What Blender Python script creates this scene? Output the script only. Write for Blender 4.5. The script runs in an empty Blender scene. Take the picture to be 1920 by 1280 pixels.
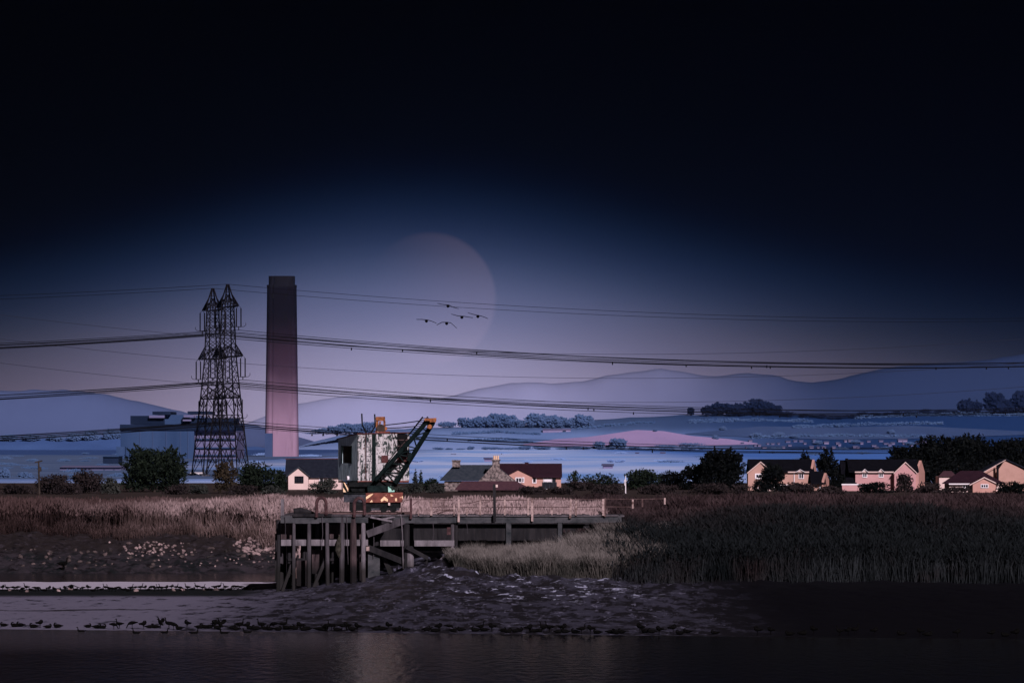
import bpy, math, random
import numpy as np
from mathutils import Vector, Matrix

S = bpy.context.scene
C = S.collection
rnd = random.Random(7)
R = math.radians

# ------------------------------------------------------------------ camera
CAMZ = 8.6            # camera height above the water
F = 9000.0            # focal length in photo pixels (1920 wide)
cam_d = bpy.data.cameras.new('camera')
cam_d.sensor_width = 36
cam_d.lens = F / 1920 * 36
cam_d.shift_y = 190 / 1920
cam_d.clip_start = 1
cam_d.clip_end = 90000
cam = bpy.data.objects.new('camera', cam_d)
cam.location = (0, 0, CAMZ)
cam.rotation_euler = (R(90), 0, 0)
C.objects.link(cam)
S.camera = cam

# ------------------------------------------------------------------ render / exposure
S.render.engine = 'CYCLES'
S.cycles.use_denoising = True
S.cycles.max_bounces = 5
S.cycles.diffuse_bounces = 2
S.cycles.glossy_bounces = 3
S.cycles.volume_bounces = 1
S.cycles.transparent_max_bounces = 8
S.view_settings.view_transform = 'Standard'
S.view_settings.look = 'None'
S.view_settings.gamma = 1
S.view_settings.exposure = 0
S.view_settings.use_curve_mapping = False

# ------------------------------------------------------------------ sun + dusk sky
SUN_AZ, SUN_EL = 18.0, 26.0      # behind the camera, to its right
tosun = Vector((math.sin(R(SUN_AZ)) * math.cos(R(SUN_EL)), -math.cos(R(SUN_AZ)) * math.cos(R(SUN_EL)), math.sin(R(SUN_EL))))
sd = bpy.data.lights.new('sun', 'SUN')
sd.energy = 4.8
sd.angle = R(0.5)
sd.color = (1.0, 0.86, 0.92)
sun = bpy.data.objects.new('sun', sd)
sun.rotation_euler = (-tosun).to_track_quat('-Z', 'Y').to_euler()
C.objects.link(sun)

W = bpy.data.worlds.new('World')
S.world = W
W.use_nodes = True
nt = W.node_tree
nt.nodes.clear()
def wn(t, **k):
    n = nt.nodes.new(t)
    for a, b in k.items(): setattr(n, a, b)
    return n
def wl(a, b): nt.links.new(a, b)
def wmath(op, a, b=None, c=None):
    n = wn('ShaderNodeMath', operation=op)
    for i, v in enumerate((a, b, c)):
        if v is None: continue
        if isinstance(v, (int, float)): n.inputs[i].default_value = v
        else: wl(v, n.inputs[i])
    return n.outputs[0]
sky = wn('ShaderNodeTexSky', sky_type='NISHITA')
sky.sun_disc = False
sky.sun_elevation = R(SUN_EL)
sky.sun_rotation = R(180 - SUN_AZ)
sky.air_density, sky.dust_density, sky.ozone_density = 1.0, 1.0, 2.0
tc = wn('ShaderNodeTexCoord')
sp = wn('ShaderNodeSeparateXYZ')
wl(tc.outputs['Generated'], sp.inputs[0])
az = wmath('ARCTAN2', sp.outputs['X'], sp.outputs['Y'])
el = wmath('ARCSINE', sp.outputs['Z'])
# dusk glow: a low dome of light round one bearing that sinks to night above and to either side
dx = wmath('SUBTRACT', az, -0.0200)
dx2 = wmath('MULTIPLY', dx, dx)
side = wmath('DIVIDE', dx2, wmath('ADD', dx2, 0.10 ** 2))      # 0 at the glow, towards 1 far round the horizon
ep = wmath('MAXIMUM', el, 0.0)
er = wmath('ADD', ep, wmath('MULTIPLY', side, 0.0400))
ramp = wn('ShaderNodeValToRGB')
ef = wmath('DIVIDE', er, 0.10)                  # 0 in the heart of the glow, 1 at 5.7 degrees from it
wl(ef, ramp.inputs[0])
ramp.color_ramp.interpolation = 'LINEAR'
def srgb(c): return tuple(((v / 255) / 12.92 if v / 255 <= 0.04045 else ((v / 255 + 0.055) / 1.055) ** 2.4) for v in c)
SKYK = 0.15
# photo rows above the horizon -> colour of the dusk there; divided by the daylight sky so that their product lands on it
DUSK = [(830, (178, 172, 204)), (770, (172, 165, 199)), (712, (163, 157, 193)), (653, (138, 136, 171)), (594, (108, 112, 149)), (534, (82, 90, 126)), (475, (50, 62, 94)),
        (427, (30, 42, 71)), (380, (15, 27, 51)), (332, (6, 13, 30)), (285, (2, 6, 18)), (220, (1, 3, 9)), (120, (0, 1, 3)), (0, (0, 0, 1))]
NISH = ([0, 200, 400, 600, 700, 800, 830], [(.74, 1.0, 1.058), (.816, 1.035, 1.003), (.869, 1.009, .867), (.818, .857, .664), (.709, .718, .549), (.537, .551, .439), (.49, .507, .41)])
rows_ = [0, 60, 120, 170, 220, 255, 285, 310, 332, 356, 380, 403, 427, 451, 475, 504, 534, 564, 594, 624, 653, 683, 712, 740, 770, 800, 830][::-1]
def dusk_at(yv):
    ys_ = [d_[0] for d_ in DUSK][::-1]
    w_ = np.array([float(np.interp(yv + o, ys_, [d_[1][0] for d_ in DUSK][::-1])) for o in (-22, -11, 0, 11, 22)]).mean(), np.array([float(np.interp(yv + o, ys_, [d_[1][1] for d_ in DUSK][::-1])) for o in (-22, -11, 0, 11, 22)]).mean(), np.array([float(np.interp(yv + o, ys_, [d_[1][2] for d_ in DUSK][::-1])) for o in (-22, -11, 0, 11, 22)]).mean()
    return w_
SKY = []
for yv, c in [(v_, dusk_at(v_)) for v_ in rows_]:
    b = [float(np.interp(yv, NISH[0], [q[k] for q in NISH[1]])) for k in range(3)]
    air = 1 - math.exp(-1.18e-5 * min(149 / max((830 - yv) / F, 1e-4), 15000))     # what the haze in front already adds
    SKY.append(((830 - yv) / F / 0.10, tuple(max(v - air * h, 0.4 * v) / n for v, n, h in zip(srgb(c), b, (.035, .05, .11)))))
el_ = ramp.color_ramp.elements
while len(el_) < len(SKY): el_.new(0.5)
for e, (p, c) in zip(el_, SKY):
    e.position = p
    e.color = (*c, 1)
# the ramp already divides out the daylight sky, so it sets the dusk colours
nz = wn('ShaderNodeMix', data_type='RGBA', blend_type='MULTIPLY')
nz.inputs[0].default_value = 1
wl(sky.outputs[0], nz.inputs[6])
wl(ramp.outputs[0], nz.inputs[7])
bg = wn('ShaderNodeBackground')
# away from the glow the low air is duller, more mauve than blue
mv = wn('ShaderNodeMix', data_type='RGBA', blend_type='MULTIPLY')
low = wmath('MINIMUM', wmath('MAXIMUM', wmath('DIVIDE', wmath('SUBTRACT', 0.0367, ep), 0.0145), 0.0), 1.0)
wl(wmath('MULTIPLY', low, wmath('MINIMUM', wmath('MULTIPLY', side, 2.2), 1.0)), mv.inputs[0])
wl(nz.outputs[2], mv.inputs[6])
mv.inputs[7].default_value = (1.0, 0.79, 0.64, 1)
wl(mv.outputs[2], bg.inputs[0])
bg.inputs[1].default_value = SKYK
wo = wn('ShaderNodeOutputWorld')
wl(bg.outputs[0], wo.inputs[0])

# ------------------------------------------------------------------ materials
def mat(name, c1, c2=None, scale=1.0, rough=0.85, stretch=(1, 1, 1), lo=0.35, hi=0.65, detail=6, bump=0.0, bscale=None, spec=0.05, metal=0.0,
        stain=None, coord='pos'):
    m = bpy.data.materials.new(name)
    m.use_nodes = True
    t = m.node_tree
    p = t.nodes['Principled BSDF']
    p.inputs['Roughness'].default_value = rough
    p.inputs['Specular IOR Level'].default_value = spec
    p.inputs['Metallic'].default_value = metal
    if coord == 'pos':
        g = t.nodes.new('ShaderNodeNewGeometry').outputs['Position']
    else:
        g = t.nodes.new('ShaderNodeTexCoord').outputs['Object']
    mp = t.nodes.new('ShaderNodeMapping')
    mp.inputs['Scale'].default_value = stretch
    t.links.new(g, mp.inputs[0])
    if c2 is None:
        p.inputs['Base Color'].default_value = (*c1, 1)
        out = None
    else:
        n = t.nodes.new('ShaderNodeTexNoise')
        n.inputs['Scale'].default_value = scale
        n.inputs['Detail'].default_value = detail
        n.inputs['Roughness'].default_value = 0.6
        t.links.new(mp.outputs[0], n.inputs[0])
        r = t.nodes.new('ShaderNodeValToRGB')
        r.color_ramp.elements[0].position, r.color_ramp.elements[1].position = lo, hi
        r.color_ramp.elements[0].color, r.color_ramp.elements[1].color = (*c1, 1), (*c2, 1)
        t.links.new(n.outputs[0], r.inputs[0])
        out = r.outputs[0]
        for st in (stain or []):
            # (colour, scale, lo, hi, stretch)
            n2 = t.nodes.new('ShaderNodeTexNoise')
            n2.inputs['Scale'].default_value = st[1]
            n2.inputs['Detail'].default_value = 7
            n2.inputs['Roughness'].default_value = 0.65
            mp2 = t.nodes.new('ShaderNodeMapping')
            mp2.inputs['Scale'].default_value = st[4] if len(st) > 4 else (1, 1, 1)
            mp2.inputs['Location'].default_value = (st[1] * 3.1, 7.7, st[2] * 9)
            t.links.new(g, mp2.inputs[0])
            t.links.new(mp2.outputs[0], n2.inputs[0])
            mr = t.nodes.new('ShaderNodeMapRange')
            mr.inputs['From Min'].default_value, mr.inputs['From Max'].default_value = st[2], st[3]
            t.links.new(n2.outputs[0], mr.inputs[0])
            mx = t.nodes.new('ShaderNodeMix')
            mx.data_type = 'RGBA'
            t.links.new(mr.outputs[0], mx.inputs[0])
            t.links.new(out, mx.inputs[6])
            mx.inputs[7].default_value = (*st[0], 1)
            out = mx.outputs[2]
        t.links.new(out, p.inputs['Base Color'])
    m['_out'] = 1
    if bump:
        nb = t.nodes.new('ShaderNodeTexNoise')
        nb.inputs['Scale'].default_value = bscale or scale * 3
        nb.inputs['Detail'].default_value = 5
        t.links.new(mp.outputs[0], nb.inputs[0])
        b = t.nodes.new('ShaderNodeBump')
        b.inputs['Strength'].default_value = bump
        b.inputs['Distance'].default_value = 0.1
        t.links.new(nb.outputs[0], b.inputs['Height'])
        t.links.new(b.outputs[0], p.inputs['Normal'])
    return m

def axtint(m, col, axis, a, b, amp=0.0, nscale=0.01):
    """mixes COL in from coordinate A (none) to B (full) along a world axis: local tones and painted-in side shading"""
    t = m.node_tree
    p = t.nodes['Principled BSDF']
    g = t.nodes.new('ShaderNodeNewGeometry').outputs['Position']
    s_ = t.nodes.new('ShaderNodeSeparateXYZ'); t.links.new(g, s_.inputs[0])
    n = t.nodes.new('ShaderNodeTexNoise'); n.inputs['Scale'].default_value = nscale; n.inputs['Detail'].default_value = 5
    t.links.new(g, n.inputs[0])
    ma = t.nodes.new('ShaderNodeMath'); ma.operation = 'MULTIPLY_ADD'
    t.links.new(n.outputs[0], ma.inputs[0]); ma.inputs[1].default_value = amp * 2
    sb = t.nodes.new('ShaderNodeMath'); sb.operation = 'SUBTRACT'
    t.links.new(s_.outputs[axis], sb.inputs[0]); sb.inputs[1].default_value = amp
    t.links.new(sb.outputs[0], ma.inputs[2])
    mr = t.nodes.new('ShaderNodeMapRange'); mr.interpolation_type = 'SMOOTHSTEP'
    mr.inputs[1].default_value, mr.inputs[2].default_value = min(a, b), max(a, b)
    if a > b: mr.inputs[3].default_value, mr.inputs[4].default_value = 1, 0
    t.links.new(ma.outputs[0], mr.inputs[0])
    mx = t.nodes.new('ShaderNodeMix'); mx.data_type = 'RGBA'
    t.links.new(mr.outputs[0], mx.inputs[0])
    bc = p.inputs['Base Color']
    if bc.is_linked: t.links.new(bc.links[0].from_socket, mx.inputs[6])
    else: mx.inputs[6].default_value = bc.default_value
    mx.inputs[7].default_value = (*col, 1)
    t.links.new(mx.outputs[2], bc)
    return m

def ztint(m, col, z0, z1, amp=0.4, nscale=0.8):
    """A tide mark or painted height shading: mixes COL in between heights z0 (none) and z1 (full), with a ragged edge."""
    t = m.node_tree
    p = t.nodes['Principled BSDF']
    g = t.nodes.new('ShaderNodeNewGeometry').outputs['Position']
    s = t.nodes.new('ShaderNodeSeparateXYZ')
    t.links.new(g, s.inputs[0])
    n = t.nodes.new('ShaderNodeTexNoise')
    n.inputs['Scale'].default_value = nscale
    n.inputs['Detail'].default_value = 5
    t.links.new(g, n.inputs[0])
    ma = t.nodes.new('ShaderNodeMath'); ma.operation = 'MULTIPLY_ADD'
    t.links.new(n.outputs[0], ma.inputs[0]); ma.inputs[1].default_value = amp * 2; ma.inputs[2].default_value = -amp
    ad = t.nodes.new('ShaderNodeMath'); ad.operation = 'ADD'
    t.links.new(s.outputs[2], ad.inputs[0]); t.links.new(ma.outputs[0], ad.inputs[1])
    mr = t.nodes.new('ShaderNodeMapRange'); mr.interpolation_type = 'SMOOTHSTEP'
    lo_, hi_ = (z0, z1) if z0 < z1 else (z1, z0)
    mr.inputs['From Min'].default_value, mr.inputs['From Max'].default_value = lo_, hi_
    if z0 > z1:
        mr.inputs['To Min'].default_value, mr.inputs['To Max'].default_value = 1, 0
    t.links.new(ad.outputs[0], mr.inputs[0])
    mx = t.nodes.new('ShaderNodeMix'); mx.data_type = 'RGBA'
    t.links.new(mr.outputs[0], mx.inputs[0])
    bc = p.inputs['Base Color']
    if bc.is_linked: t.links.new(bc.links[0].from_socket, mx.inputs[6])
    else: mx.inputs[6].default_value = bc.default_value
    mx.inputs[7].default_value = (*col, 1)
    t.links.new(mx.outputs[2], bc)
    return m

M = {}
# near
M['timber'] = ztint(mat('weathered_timber', (0.020, 0.018, 0.022), (0.10, 0.09, 0.104), 1.2, 0.9, (2, 2, 0.5), 0.3, 0.75, bump=0.4), (0.018, 0.017, 0.018), 2.2, 1.3, 0.35, 1.5)
M['timber_pale'] = ztint(mat('pale_timber', (0.06, 0.054, 0.062), (0.20, 0.18, 0.205), 1.5, 0.9, (2, 2, 0.5), 0.3, 0.7, bump=0.4), (0.03, 0.027, 0.028), 2.0, 1.4, 0.3, 1.5)
M['timber_dark'] = ztint(mat('tarred_timber', (0.008, 0.008, 0.010), (0.028, 0.026, 0.029), 1.2, 0.85, (2, 2, 0.4), 0.3, 0.75, bump=0.4), (0.012, 0.012, 0.012), 2.0, 1.2, 0.35, 1.5)
M['concrete'] = mat('stained_concrete', (0.014, 0.018, 0.021), (0.075, 0.074, 0.083), 1.3, 0.9, (1, 1, 1.6), 0.3, 0.75, bump=0.3)
M['iron'] = mat('rusty_iron', (0.028, 0.0155, 0.018), (0.080, 0.042, 0.045), 5, 0.85, bump=0.3)
M['pile_rust'] = ztint(mat('rust_stained_pile', (0.020, 0.015, 0.018), (0.07, 0.05, 0.053), 2.0, 0.9, (2, 2, .4)), (0.010, 0.009, 0.010), 2.2, 1.2, .35, 1.5)
M['railpost'] = mat('pale_rusty_post', (0.08, 0.048, 0.044), (0.36, 0.27, 0.26), 2.6, 0.8, (1, 1, 1.5), 0.35, 0.6)
M['railwire'] = mat('rail_steel', (0.05, 0.03, 0.03), (0.12, 0.08, 0.08), 3, 0.8)
M['crane_white'] = mat('peeling_white_paint', (0.38, 0.365, 0.38), (0.49, 0.465, 0.48), 2.0, 0.75, (1, 1, 0.6), 0.3, 0.7, bump=0.15, bscale=9,
    stain=[((0.018, 0.030, 0.030), 3.4, 0.535, 0.55), ((0.13, 0.07, 0.06), 4.0, 0.60, 0.64), ((0.03, 0.04, 0.04), 3.2, 0.53, 0.58, (3, 3, 0.35)), ((0.10, 0.10, 0.095), 9.0, 0.56, 0.60)])
M['crane_side'] = mat('shade_blue_cab_paint', (0.28, 0.38, 0.45), (0.66, 0.80, 0.86), 1.8, 0.8, (2.5, 2.5, 0.5), 0.35, 0.75, bump=0.15, bscale=9,
    stain=[((0.62, 0.82, 0.90), 1.9, 0.60, 0.66, (2, 2, 0.6))])  # pale blue stands in for sky light on the cab's shaded side
M['crane_green'] = mat('dark_green_steel', (0.0025, 0.006, 0.0065), (0.009, 0.017, 0.017), 4, 0.7)
M['crane_black'] = mat('grimy_black_steel', (0.003, 0.004, 0.0045), (0.012, 0.0135, 0.0145), 4, 0.75)
M['crane_grey'] = mat('grimy_grey_steel', (0.010, 0.012, 0.015), (0.085, 0.085, 0.105), 2.2, 0.8, lo=0.4, hi=0.75)
M['crane_rust'] = mat('flaking_rust', (0.10, 0.035, 0.030), (0.20, 0.065, 0.050), 5, 0.85, stain=[((0.85, 0.50, 0.32), 5.5, 0.66, 0.68)])
M['orange'] = mat('rusty_orange_paint', (0.07, 0.026, 0.016), (0.34, 0.13, 0.055), 6, 0.8)
M['cream'] = mat('cream_hazard_paint', (0.75, 0.46, 0.25), (0.88, 0.66, 0.45), 6, 0.7)
M['rustplate'] = mat('red_rust_plate', (0.055, 0.022, 0.023), (0.09, 0.036, 0.036), 8, 0.85)
M['aqua'] = mat('faded_green_sheet', (0.22, 0.50, 0.42), (0.42, 0.68, 0.58), 6, 0.7)
M['glass'] = mat('dark_window_glass', (0.012, 0.013, 0.018), None, rough=0.15, spec=0.5)
M['black'] = mat('dark_interior', (0.006, 0.006, 0.007), None)
M['brownwin'] = mat('boarded_window', (0.02, 0.016, 0.013), (0.06, 0.045, 0.035), 3, 0.9, (3, 3, .4))
# houses
M['w_salmon'] = mat('salmon_render', (0.40, 0.22, 0.19), (0.46, 0.26, 0.22), 0.7, 0.9)
M['w_peach'] = mat('peach_render', (0.36, 0.215, 0.18), (0.42, 0.255, 0.215), 0.7, 0.9)
M['w_pink'] = mat('pink_render', (0.40, 0.22, 0.225), (0.46, 0.26, 0.265), 0.7, 0.9)
M['w_cream'] = mat('cream_render', (0.56, 0.42, 0.40), (0.62, 0.48, 0.45), 0.7, 0.9)
M['w_white'] = mat('white_paint', (0.66, 0.62, 0.66), (0.72, 0.68, 0.72), 0.7, 0.8)
M['stone'] = mat('rubble_stone', (0.045, 0.038, 0.040), (0.24, 0.195, 0.19), 3.0, 0.95, lo=0.38, hi=0.62, bump=0.4)
M['r_slate'] = mat('blue_slate', (0.009, 0.011, 0.019), (0.016, 0.019, 0.030), 2.0, 0.8)
M['r_slate2'] = mat('mossy_slate', (0.020, 0.027, 0.038), (0.036, 0.043, 0.055), 2.0, 0.85)
M['r_dark'] = mat('charcoal_tile', (0.0022, 0.0022, 0.0042), (0.005, 0.005, 0.008), 2.0, 0.85)
M['r_red'] = mat('dark_red_tile', (0.018, 0.008, 0.014), (0.028, 0.012, 0.019), 2.0, 0.85)
M['r_red2'] = mat('faded_red_tile', (0.050, 0.025, 0.035), (0.075, 0.037, 0.046), 2.0, 0.9)
M['pot'] = mat('clay_pot', (0.55, 0.36, 0.24), (0.65, 0.45, 0.32), 3, 0.9)
# vegetation
M['leaf_green'] = mat('dark_green_leaf', (0.003, 0.006, 0.005), (0.014, 0.021, 0.013), 0.55, 0.7, lo=0.3, hi=0.72)
M['leaf_black'] = mat('blackish_leaf', (0.0015, 0.0022, 0.0028), (0.005, 0.0065, 0.0062), 0.5, 0.7, lo=0.3, hi=0.75)
M['leaf_brown'] = mat('autumn_leaf', (0.012, 0.010, 0.008), (0.045, 0.034, 0.022), 0.6, 0.7, lo=0.3, hi=0.72)
M['leaf_grey'] = mat('grey_green_leaf', (0.014, 0.017, 0.017), (0.045, 0.047, 0.042), 0.5, 0.75, lo=0.3, hi=0.72)
M['leaf_dusk'] = mat('purple_brown_scrub', (0.009, 0.0075, 0.0085), (0.034, 0.026, 0.027), 0.7, 0.8, lo=0.3, hi=0.72)
M['leaf_far'] = mat('hazed_leaf', (0.040, 0.075, 0.160), (0.055, 0.095, 0.19), 0.02, 0.8)  # distance haze is put into the colours of these four far leaves
M['leaf_hedge'] = mat('hazed_hedge', (0.035, 0.070, 0.155), (0.055, 0.10, 0.20), 0.02, 0.9)
M['leaf_mist'] = mat('hazed_scrub', (0.13, 0.21, 0.43), (0.17, 0.27, 0.50), 0.02, 0.9)
M['leaf_far2'] = mat('hazed_dark_leaf', (0.003, 0.0065, 0.020), (0.005, 0.010, 0.029), 0.02, 0.8)
M['bark'] = mat('bark', (0.02, 0.016, 0.014), (0.05, 0.04, 0.035), 3, 0.9)
M['reed_tan'] = axtint(mat('dry_reed_stem', (0.034, 0.022, 0.021), (0.165, 0.115, 0.108), 0.45, 0.85, (1, 0.4, 0.7), 0.33, 0.68, detail=8), (0.018, 0.011, 0.011), 0, -12, -34, 5, 0.12)  # darkening to the left painted into stem and plume colours
M['plume_tan'] = axtint(mat('dry_reed_plume', (0.15, 0.103, 0.104), (0.40, 0.30, 0.305), 0.35, 0.85, (1, 0.4, 0.7), 0.33, 0.68, detail=8), (0.055, 0.034, 0.034), 0, -12, -36, 5, 0.12)
M['reed_green'] = mat('green_reed_leaf', (0.003, 0.0045, 0.0055), (0.026, 0.030, 0.034), 0.35, 0.8, (1, 0.5, 1), 0.32, 0.75, detail=8,
    stain=[((0.020, 0.013, 0.014), 0.22, 0.50, 0.72, (1, .6, 1))])
M['plume_brown'] = axtint(mat('brown_reed_plume', (0.013, 0.008, 0.0095), (0.060, 0.040, 0.043), 0.35, 0.85, (1, 0.5, 1), 0.35, 0.75, detail=8), (0.0075, 0.0095, 0.011), 1, 289, 268, 8, 0.25)
M['grass_tip'] = mat('pale_grass_tip', (0.09, 0.082, 0.078), (0.21, 0.188, 0.183), 0.8, 0.85, (1, 0.5, 1), 0.3, 0.7)
M['grass_tuft'] = mat('pale_bank_grass', (0.018, 0.020, 0.018), (0.095, 0.086, 0.080), 0.8, 0.85, (1, 0.5, 1), 0.3, 0.7)
# far
M['steel_far'] = mat('galvanised_lattice', (0.004, 0.004, 0.006), (0.009, 0.008, 0.011), 0.3, 0.7)
M['insul'] = mat('brown_insulator', (0.004, 0.003, 0.004), None, rough=0.6)
M['cable'] = mat('black_cable', (0.003, 0.003, 0.004), None, rough=0.9, spec=0.05)
M['goose'] = mat('dark_feather', (0.0008, 0.0008, 0.0009), (0.0025, 0.0023, 0.0022), 9, 0.9, coord='obj')
M['rock'] = mat('bank_rock', (0.08, 0.058, 0.06), (0.34, 0.25, 0.25), 0.9, 0.9, lo=0.35, hi=0.68)
M['rock_dark'] = mat('weedy_rock', (0.02, 0.018, 0.018), (0.10, 0.075, 0.075), 1.2, 0.9)

# ------------------------------------------------------------------ mesh helpers
class MB:
    def __init__(s): s.v = []; s.f = []
    def add(s, vs, fs):
        b = len(s.v)
        s.v += [tuple(v) for v in vs]
        s.f += [tuple(i + b for i in f) for f in fs]
        return s
    def hexa(s, p):   # 8 points: bottom 4 ccw, top 4 ccw
        return s.add(p, [(3, 2, 1, 0), (4, 5, 6, 7), (0, 1, 5, 4), (1, 2, 6, 5), (2, 3, 7, 6), (3, 0, 4, 7)])
    def box(s, x0, x1, y0, y1, z0, z1):
        return s.hexa([(x0, y0, z0), (x1, y0, z0), (x1, y1, z0), (x0, y1, z0), (x0, y0, z1), (x1, y0, z1), (x1, y1, z1), (x0, y1, z1)])
    def bar(s, a, b, w, h=None, up=(0, 0, 1)):
        h = h or w
        a, b = Vector(a), Vector(b)
        d = (b - a)
        if d.length < 1e-6: return s
        d.normalize()
        u = Vector(up)
        if abs(d.dot(u)) > 0.95: u = Vector((0, 1, 0))
        x = d.cross(u).normalized() * (w / 2)
        y = x.cross(d).normalized() * (h / 2)
        return s.hexa([a - x - y, a + x - y, a + x + y, a - x + y, b - x - y, b + x - y, b + x + y, b - x + y])
    def tube(s, pts, rad, n=6, cap=True):
        pts = [Vector(p) for p in pts]
        rads = rad if isinstance(rad, (list, tuple)) else [rad] * len(pts)
        b = len(s.v)
        px = None
        for i, p in enumerate(pts):
            d = (pts[min(i + 1, len(pts) - 1)] - pts[max(i - 1, 0)]).normalized()
            if px is None:
                u = Vector((0, 0, 1)) if abs(d.z) < 0.9 else Vector((1, 0, 0))
                px = d.cross(u).normalized()
            else:
                px = (px - d * px.dot(d)).normalized()
            py = d.cross(px)
            for k in range(n):
                a = 2 * math.pi * k / n
                s.v.append(tuple(p + (px * math.cos(a) + py * math.sin(a)) * rads[i]))
        for i in range(len(pts) - 1):
            for k in range(n):
                q = b + i * n
                s.f.append((q + k, q + (k + 1) % n, q + n + (k + 1) % n, q + n + k))
        if cap:
            s.f.append(tuple(b + k for k in range(n))[::-1])
            s.f.append(tuple(b + (len(pts) - 1) * n + k for k in range(n)))
        return s
    def prism(s, poly, off):
        """closed polygon of 3D points pushed along OFF"""
        n = len(poly)
        o = Vector(off)
        vs = [Vector(p) for p in poly] + [Vector(p) + o for p in poly]
        fs = [tuple(range(n))[::-1], tuple(range(n, 2 * n))] + [(i, (i + 1) % n, n + (i + 1) % n, n + i) for i in range(n)]
        return s.add(vs, fs)
    def mesh(s, name):
        me = bpy.data.meshes.new(name)
        me.from_pydata(s.v, [], s.f)
        me.update()
        return me

def link(name, me, m, parent=None, smooth=False):
    if m is not None and not me.materials: me.materials.append(m)
    if smooth: me.polygons.foreach_set('use_smooth', [True] * len(me.polygons))
    o = bpy.data.objects.new(name, me)
    C.objects.link(o)
    if parent is not None: o.parent = parent
    return o
def part(name, mb, m, parent, smooth=False, label=None, kind=None):
    o = link(name, mb.mesh(name), m, parent, smooth)
    if label: o['label'] = label
    if kind: o['kind'] = kind
    return o
def thing(name, label, cat, loc=(0, 0, 0), group=None):
    o = bpy.data.objects.new(name, None)
    o.empty_display_size = 0.2
    C.objects.link(o)
    o.location = loc
    o['label'] = label
    o['category'] = cat
    if group: o['group'] = group
    return o
def tag(o, label, cat, group=None):
    o['label'] = label; o['category'] = cat
    if group: o['group'] = group
    return o
def npmesh(name, v, f):
    """numpy verts (N,3), faces (M,k)"""
    me = bpy.data.meshes.new(name)
    v = np.ascontiguousarray(v, dtype=np.float32); f = np.ascontiguousarray(f, dtype=np.int32)
    me.vertices.add(len(v)); me.vertices.foreach_set('co', v.ravel())
    k = f.shape[1]
    me.loops.add(f.size); me.loops.foreach_set('vertex_index', f.ravel())
    me.polygons.add(len(f))
    me.polygons.foreach_set('loop_start', np.arange(0, f.size, k, dtype=np.int32))
    me.update(calc_edges=True)
    return me
def PX(px, d): return (px - 960) / F * d
def PZ(py, d): return CAMZ - (py - 830) / F * d
def P(px, py, d): return Vector((PX(px, d), d, PZ(py, d)))
def sstep(x): x = np.clip(x, 0, 1); return x * x * (3 - 2 * x)
def copy_tree(o, parent=None):
    c = o.copy(); C.objects.link(c)
    if parent is not None: c.parent = parent
    for ch in list(o.children): copy_tree(ch, c)
    return c

def vnoise(x, y, seed=0):
    """smooth value noise, vectorised"""
    xi, yi = np.floor(x).astype(np.int64), np.floor(y).astype(np.int64)
    xf, yf = x - xi, y - yi
    def h(a, b):
        n = (a * 374761393 + b * 668265263 + seed * 974634777) & 0x7fffffff
        n = ((n ^ (n >> 13)) * 1274126177) & 0x7fffffff
        return ((n ^ (n >> 16)) & 0xffff) / 65535.0
    u, w = xf * xf * (3 - 2 * xf), yf * yf * (3 - 2 * yf)
    return (h(xi, yi) * (1 - u) + h(xi + 1, yi) * u) * (1 - w) + (h(xi, yi + 1) * (1 - u) + h(xi + 1, yi + 1) * u) * w

# ------------------------------------------------------------------ ground
def shore(x): return 216 - 0.25 * np.clip(x, -40, 60)
def terrain(x, y):
    x = np.asarray(x, float); y = np.asarray(y, float)
    ys = shore(x)
    t = (y - ys) / (270 - ys)
    h = 0.10 + 1.05 * sstep((x + 15) / 12)
    mud = np.where(t > 0, h * np.clip(t, 0, 1.3) ** 1.6 + 0.035 * np.clip(t * 12, 0, 1), -0.035 * np.clip(-t * 30, 0, 1) + np.clip(t * 2.5, -1.6, 0))
    # ripples and runnels in the mud
    rip = (vnoise(x * 1.1 + y * 0.22, y * 0.35, 1) - 0.5) * 0.16 + (vnoise(x * 2.6 + y * 0.5, y * 0.9, 2) - 0.5) * 0.10 + (vnoise(x * 6 + y, y * 2.1, 3) - 0.5) * 0.05
    rough = np.clip(t * 2.2, 0, 1) * (0.18 + 0.82 * sstep((x + 17) / 9))
    mud = mud + rip * rough
    # left: behind the mud tongue a low dark bar, a shelf painted as bright water, then the channel
    back = sstep((y - 268 - 0.45 * (x + 28)) / 6) * (1 - sstep((x + 15.5) / 2.5))
    bar = 0.03 + 0.05 * (vnoise(x * 0.7, y * 0.5, 5) - 0.5)
    mud = mud * (1 - back) + bar * back
    drop = sstep((y - 296.5) / 3) * (1 - sstep((x + 13.5) / 2))
    mud = mud * (1 - drop) - 0.5 * drop
    # the banks
    yf = 311 - 49 * sstep((x + 15) / 12)
    k = sstep((y - yf) / (23 - 10 * sstep(x / 6)))
    land = 2.2 + 0.75 * sstep((x - 2) / 16) * (1 - 0.8 * sstep((y - 300) / 130)) - 0.45 * sstep((y - 350) / 90) + (vnoise(x * 0.2, y * 0.1, 6) - 0.5) * 0.3
    bump = ((vnoise(x * 1.3, y * 0.6, 7) - 0.5) * 0.34 + (vnoise(x * 3.5, y * 1.6, 8) - 0.5) * 0.22) * sstep((y - yf) / 5) * (1 - sstep((y - yf - 25) / 10))
    z = mud * (1 - k) + land * k + bump
    far = sstep((y - 440) / 45)
    return (z * (1 - far) + 1.25 * far) * (1 - sstep((y - 885) / 60)) - 2.0 * sstep((y - 885) / 60)
def tz(x, y): return float(terrain(np.array([x]), np.array([y]))[0])
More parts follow.
